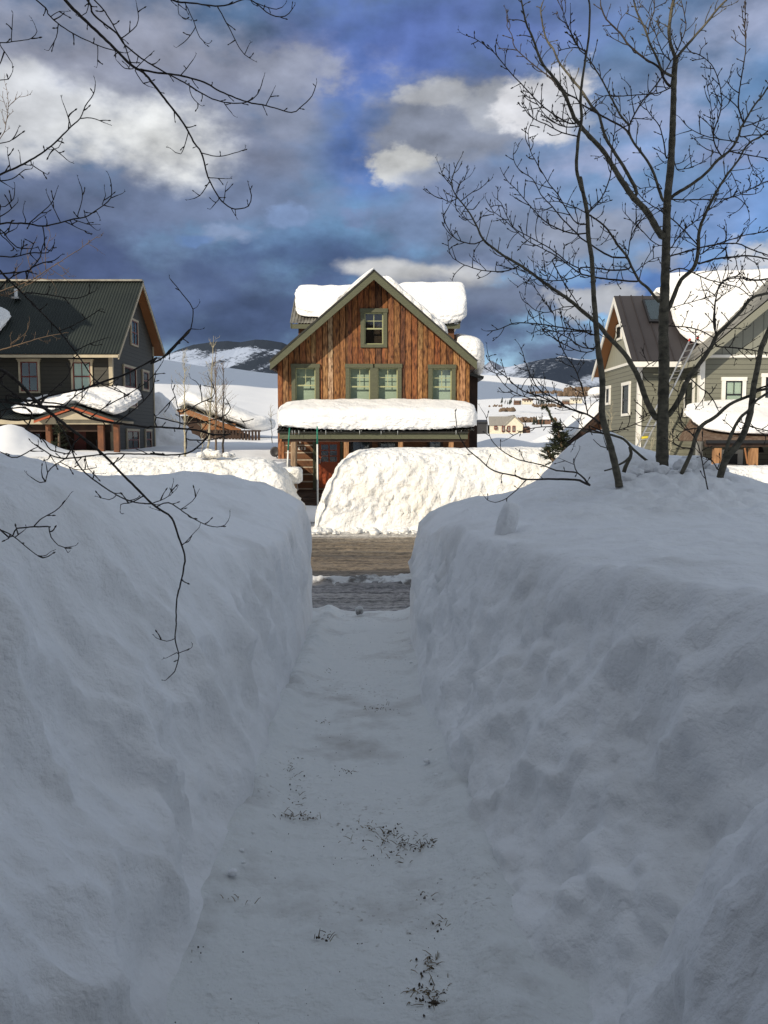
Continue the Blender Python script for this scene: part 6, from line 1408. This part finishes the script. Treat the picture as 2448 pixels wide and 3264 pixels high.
traced_tree('bare_tree', 'fine grey brown bare tree with thin twigs behind the dark branches at left', (-6.5, 12.8, 1.0), 13.0,
 ('p -220,1500 -200,1200 -160,1000 -120,700 -90,420 -60,200', 30, 10),
 [('p -150,980 c 200,1510 400,1430 550,1330 680,1250 800,1170 930,1090 1050,1000 1160,925', 6, 1.6), ('c 540,1330 530,1200 550,1050 590,930 570,830', 3, 1.5), ('c 400,1430 330,1200 320,1100 420,980', 3, 1.5), ('c 600,1320 720,1400 800,1460', 2.5, 1.5), ('c 690,1270 780,1330 840,1395', 2.5, 1.5), ('c 1030,1020 1140,1080 1185,1120', 2, 1.3), ('c 400,1430 600,1440 700,1450', 2.5, 1.5), ('c 220,1500 180,1350 270,1230', 3, 1.5),
  ('p -120,620 a 0,1470 60,1320 85,1150 80,1000 50,870', 5, 1.5), ('a 85,1130 160,1060 230,1000', 2.5, 1.4), ('a 75,1170 30,1040 0,1000', 2.5, 1.4), ('a 50,1300 20,1200 0,1150', 2.5, 1.4), ('p -100,860 e 0,240 200,170 400,60 480,-20', 4, 1.6), ('e 0,760 200,700 400,640 600,600', 5, 2), ('e 100,700 240,600 280,500', 3, 1.5)],
 'bark_brown', 'bark_brown', 32, tw=(10, 34), spc=14, dd=.2, twr=.0045)

# ------------------------------------------------------------------ small trees across the street
def slim_tree(px_, py_, Y, ptop, lean, bark, seed, label, w=.035):
    rr = random.Random(seed); a = P(px_, py_ + 12, Y); b = P(px_ + lean, ptop, Y); H = (b - a).length
    t = thing('slim_aspen', tuple(a), label, 'tree', None)
    pts = [a.lerp(b, i / 14) + Vector((rr.uniform(-.02, .02), rr.uniform(-.02, .02), 0)) for i in range(15)]
    m = MB(); m.tube(pts, [w * (1 - i / 15.5) for i in range(15)], 7); m.build('trunk', bark, t, True)
    m = MB()
    for i in range(int(H * 11)):
        k = rr.uniform(.22, .97); p = a.lerp(b, k); L = H * .22 * (1.05 - k) + .12
        an = rr.uniform(0, 6.28); d = Vector((math.cos(an) * .62, math.sin(an) * .62, rr.uniform(.6, 1.2)))
        twig(m, rr, p, d, L * rr.uniform(.6, 1.3), .0065, 2, False)
    m.build('crown', bark if bark != 'bark_dark' else 'bark_brown', t, True)
slim_tree(590, 1450, 24.0, 1120, -3, 'bark_pale', 1, 'slim sunlit pale aspen nearest the left house beyond the bank')
slim_tree(662, 1450, 24.5, 1070, 20, 'bark_pale', 2, 'tallest slim pale aspen standing before the orange timber shed')
slim_tree(689, 1446, 25.0, 1110, -3, 'bark_brown', 3, 'thin dark stemmed aspen just right of the tallest pale one')
slim_tree(712, 1448, 24.6, 1150, -1, 'bark_dark', 4, 'dark stemmed slim aspen farthest right before the timber shed')
slim_tree(646, 1450, 24.2, 1330, -6, 'bark_pale', 5, 'short thin pale sapling left of the tallest slim aspen', .014)
slim_tree(1945, 1440, 22.0, 1290, 4, 'bark_pale', 6, 'thin pale sapling before the lit left wall of the grey house', .012)
slim_tree(2075, 1440, 22.0, 1350, 8, 'bark_pale', 7, 'short pale twiggy sapling by the foot of the ladder', .010)
slim_tree(2135, 1440, 23.0, 1345, 12, 'bark_pale', 8, 'short pale twiggy sapling right of the thickest aspen trunk', .010)
slim_tree(2040, 1436, 22.5, 1380, -8, 'bark_pale', 10, 'low pale twig clump left of the ladder foot', .010)
slim_tree(868, 1400, 40, 1290, -6, 'bark_pale', 9, 'faint pale bush against the snow at the left of the wooden house', .02)
def spruce(px_, py_, Y, ptop, width, seed, label, bend=None, sparse=1.0):
    rr = random.Random(seed); a = P(px_, py_, Y); b = P(px_ + (bend or 0), ptop, Y); H = b.z - a.z
    t = thing('spruce', tuple(a), label, 'spruce')
    mid = a.lerp(b, .6) + Vector(((-.15 if bend else 0) * H * .3, 0, 0))
    sp = [a, a.lerp(mid, .5), mid, b]; m = MB(); m.tube(sp, [.05, .04, .03, .012], 6); m.build('trunk', 'bark_brown', t)
    m = MB()
    def on(k): return a.lerp(mid, k / .6) if k < .6 else mid.lerp(b, (k - .6) / .4)
    for i in range(int(90 * sparse)):
        k = rr.random() ** .8; p = on(k); R_ = width * (1.02 - k) * rr.uniform(.5, 1.1) + .05; an = rr.uniform(0, 6.283)
        d = Vector((math.cos(an), math.sin(an), rr.uniform(-.25, .45))).normalized()
        q = [p + d * R_ * j / 4 + Vector((0, 0, .06 * R_ * (j / 4) ** 2)) for j in range(5)]
        m.tube(q, [.010, .008, .006, .005, .003], 3, cap=False)
        for j in range(int(12 * R_ / .3) + 5):
            s = rr.uniform(.12, 1); c = p + d * R_ * s; nd = (d * .8 + Vector((rr.uniform(-1, 1), rr.uniform(-1, 1), rr.uniform(-.5, .9)))).normalized() * rr.uniform(.05, .11)
            w = nd.cross(Vector((rr.uniform(-1, 1), rr.uniform(-1, 1), rr.uniform(-1, 1)))).normalized() * .012
            m.add([c - w, c + w, c + nd], [(0, 1, 2)])
    if seed == 2:      # the bare hooked leader
        q = [P(x, y, Y) for x, y in ((1776, 1352), (1756, 1330), (1750, 1312), (1742, 1300), (1733, 1297), (1728, 1303))]
        m.tube(q, [.022, .022, .024, .026, .022, .008], 5)
        for j in range(120):
            c = q[rr.randrange(5)].lerp(q[rr.randrange(1, 6)], .5) if False else q[(jj := rr.randrange(5))].lerp(q[jj + 1], rr.random()); nd = Vector((rr.uniform(-1, 1), rr.uniform(-1, 1), rr.uniform(-.6, 1))).normalized() * .06; w = nd.cross(Vector((0, 1, .2))).normalized() * .012
            m.add([c - w, c + w, c + nd], [(0, 1, 2)])
    m.build('crown', 'needle', t)
spruce(188, 1462, 25.0, 1335, .42, 1, 'small olive spruce before the orange porch posts of the dark green roofed house')
spruce(1806, 1462, 17.2, 1350, .42, 2, 'dark bent spruce with a drooping tip beside the snowy garage roof', bend=-30, sparse=1.5)
spruce(1768, 1472, 17.0, 1428, .34, 3, 'low dark spruce tip poking out of the snow left of the mound', bend=-25, sparse=.35)

# ------------------------------------------------------------------ debris on the path
def on_path(px_, py_):
    Y = 5.0
    for _ in range(30):
        z = float(zpath(Y)); dz = P(px_, py_, Y).z - z
        Y += dz * Y / max(.3, 2 - z) * .7; Y = min(max(Y, 1.8), 9.8)
    return P(px_, py_, Y)
def grass_and_dirt():
    rr = random.Random(4); g = MB(); s = MB()
    pt = [(897, 2273, 26, 34, 26), (911, 2453, 30, 30, 22), (1110, 2464, 22, 8, 8), (934, 2611, 34, 9, 16), (990, 2618, 40, 6, 5), (1251, 2676, 40, 28, 34), (1305, 2710, 30, 16, 20), (1369, 2700, 20, 12, 18), (1180, 2640, 30, 10, 8), (1428, 2817, 22, 20, 14), (1369, 3080, 34, 26, 22), (1380, 3180, 54, 30, 40), (1034, 3005, 22, 14, 8), (1215, 2263, 34, 10, 12), (1030, 2309, 12, 6, 4),
          (971, 2112, 12, 4, 4), (938, 2145, 10, 10, 5), (1046, 2146, 12, 4, 2), (1005, 2175, 5, 4, 3), (859, 2350, 16, 9, 5), (933, 2181, 10, 6, 3), (1800, 3050, 40, 18, 22), (1885, 3134, 26, 12, 14), (1762, 3187, 22, 12, 10), (1925, 3030, 22, 14, 12), (735, 2875, 40, 10, 4), (1240, 2740, 50, 20, 8), (1400, 2960, 30, 20, 8), (1110, 2700, 40, 20, 4), (1340, 2860, 30, 20, 6), (640, 3040, 20, 10, 2), (950, 2560, 16, 30, 8), (1560, 3220, 60, 20, 10)]  # the spot by the left wall foot is shade, drawn as crumbs
    for (x, y, rx, ry, n) in pt:
        for i in range(n * 2):
            c = on_path(x + rr.gauss(0, rx * .8), y + rr.gauss(0, ry * .8)); c.z += .012
            if rr.random() < .6:
                L = rr.uniform(.010, .040); an = rr.uniform(0, 6.28); d = Vector((math.cos(an), math.sin(an), rr.uniform(.1, .9))).normalized() * L
                g.tube([c, c + d * .6, c + d + Vector((0, 0, -.006))], [.0016, .0013, .0005], 3, cap=False)
            else:
                r = rr.uniform(.0008, .0036); s.tube([c - Vector((0, 0, r)), c + Vector((rr.uniform(-r, r), rr.uniform(-r, r), r * .8))], [r * 1.4, r * .8], 5)
    for i in range(240):
        Y = 2.2 + 7.4 * rr.random() ** 1.5; c = Vector((rr.uniform(-.68, .25), Y, float(zpath(Y)) + .012)); r = rr.uniform(.0008, .0022)
        s.tube([c, c + Vector((rr.uniform(-2, 2) * r, rr.uniform(-2, 2) * r, r))], [r, r * .7], 4)
    tag(g.build('dead_grass', 'dead_grass', None), 'straw coloured dead grass blades poking through the trodden snow path', 'grass', kind='stuff')
    tag(s.build('dirt_crumbs', 'soil', None), 'dark crumbs of dirt and bark littering the trodden snow path', 'dirt', kind='stuff')
    for (x, y, sx, sy, lb) in ((1938, 3142, .045, .03, 'wet black earth showing in a hole beside the near snow heap'), (1885, 3133, .022, .014, 'smaller patch of black earth left of the hole by the near snow heap'), (1762, 3187, .03, .016, 'dark earth patch at the bottom edge of the picture right of the path'), (1388, 3205, .022, .014, 'brown soil patch in the path near the bottom edge of the picture')):
        c = on_path(x, y); blob('earth_patch', (c.x, c.y, c.z + .002), (sx, sy, .010), x, 'soil', lb, 'earth patch', .9, .3, e=2, fq=2.5, N=24)
grass_and_dirt()
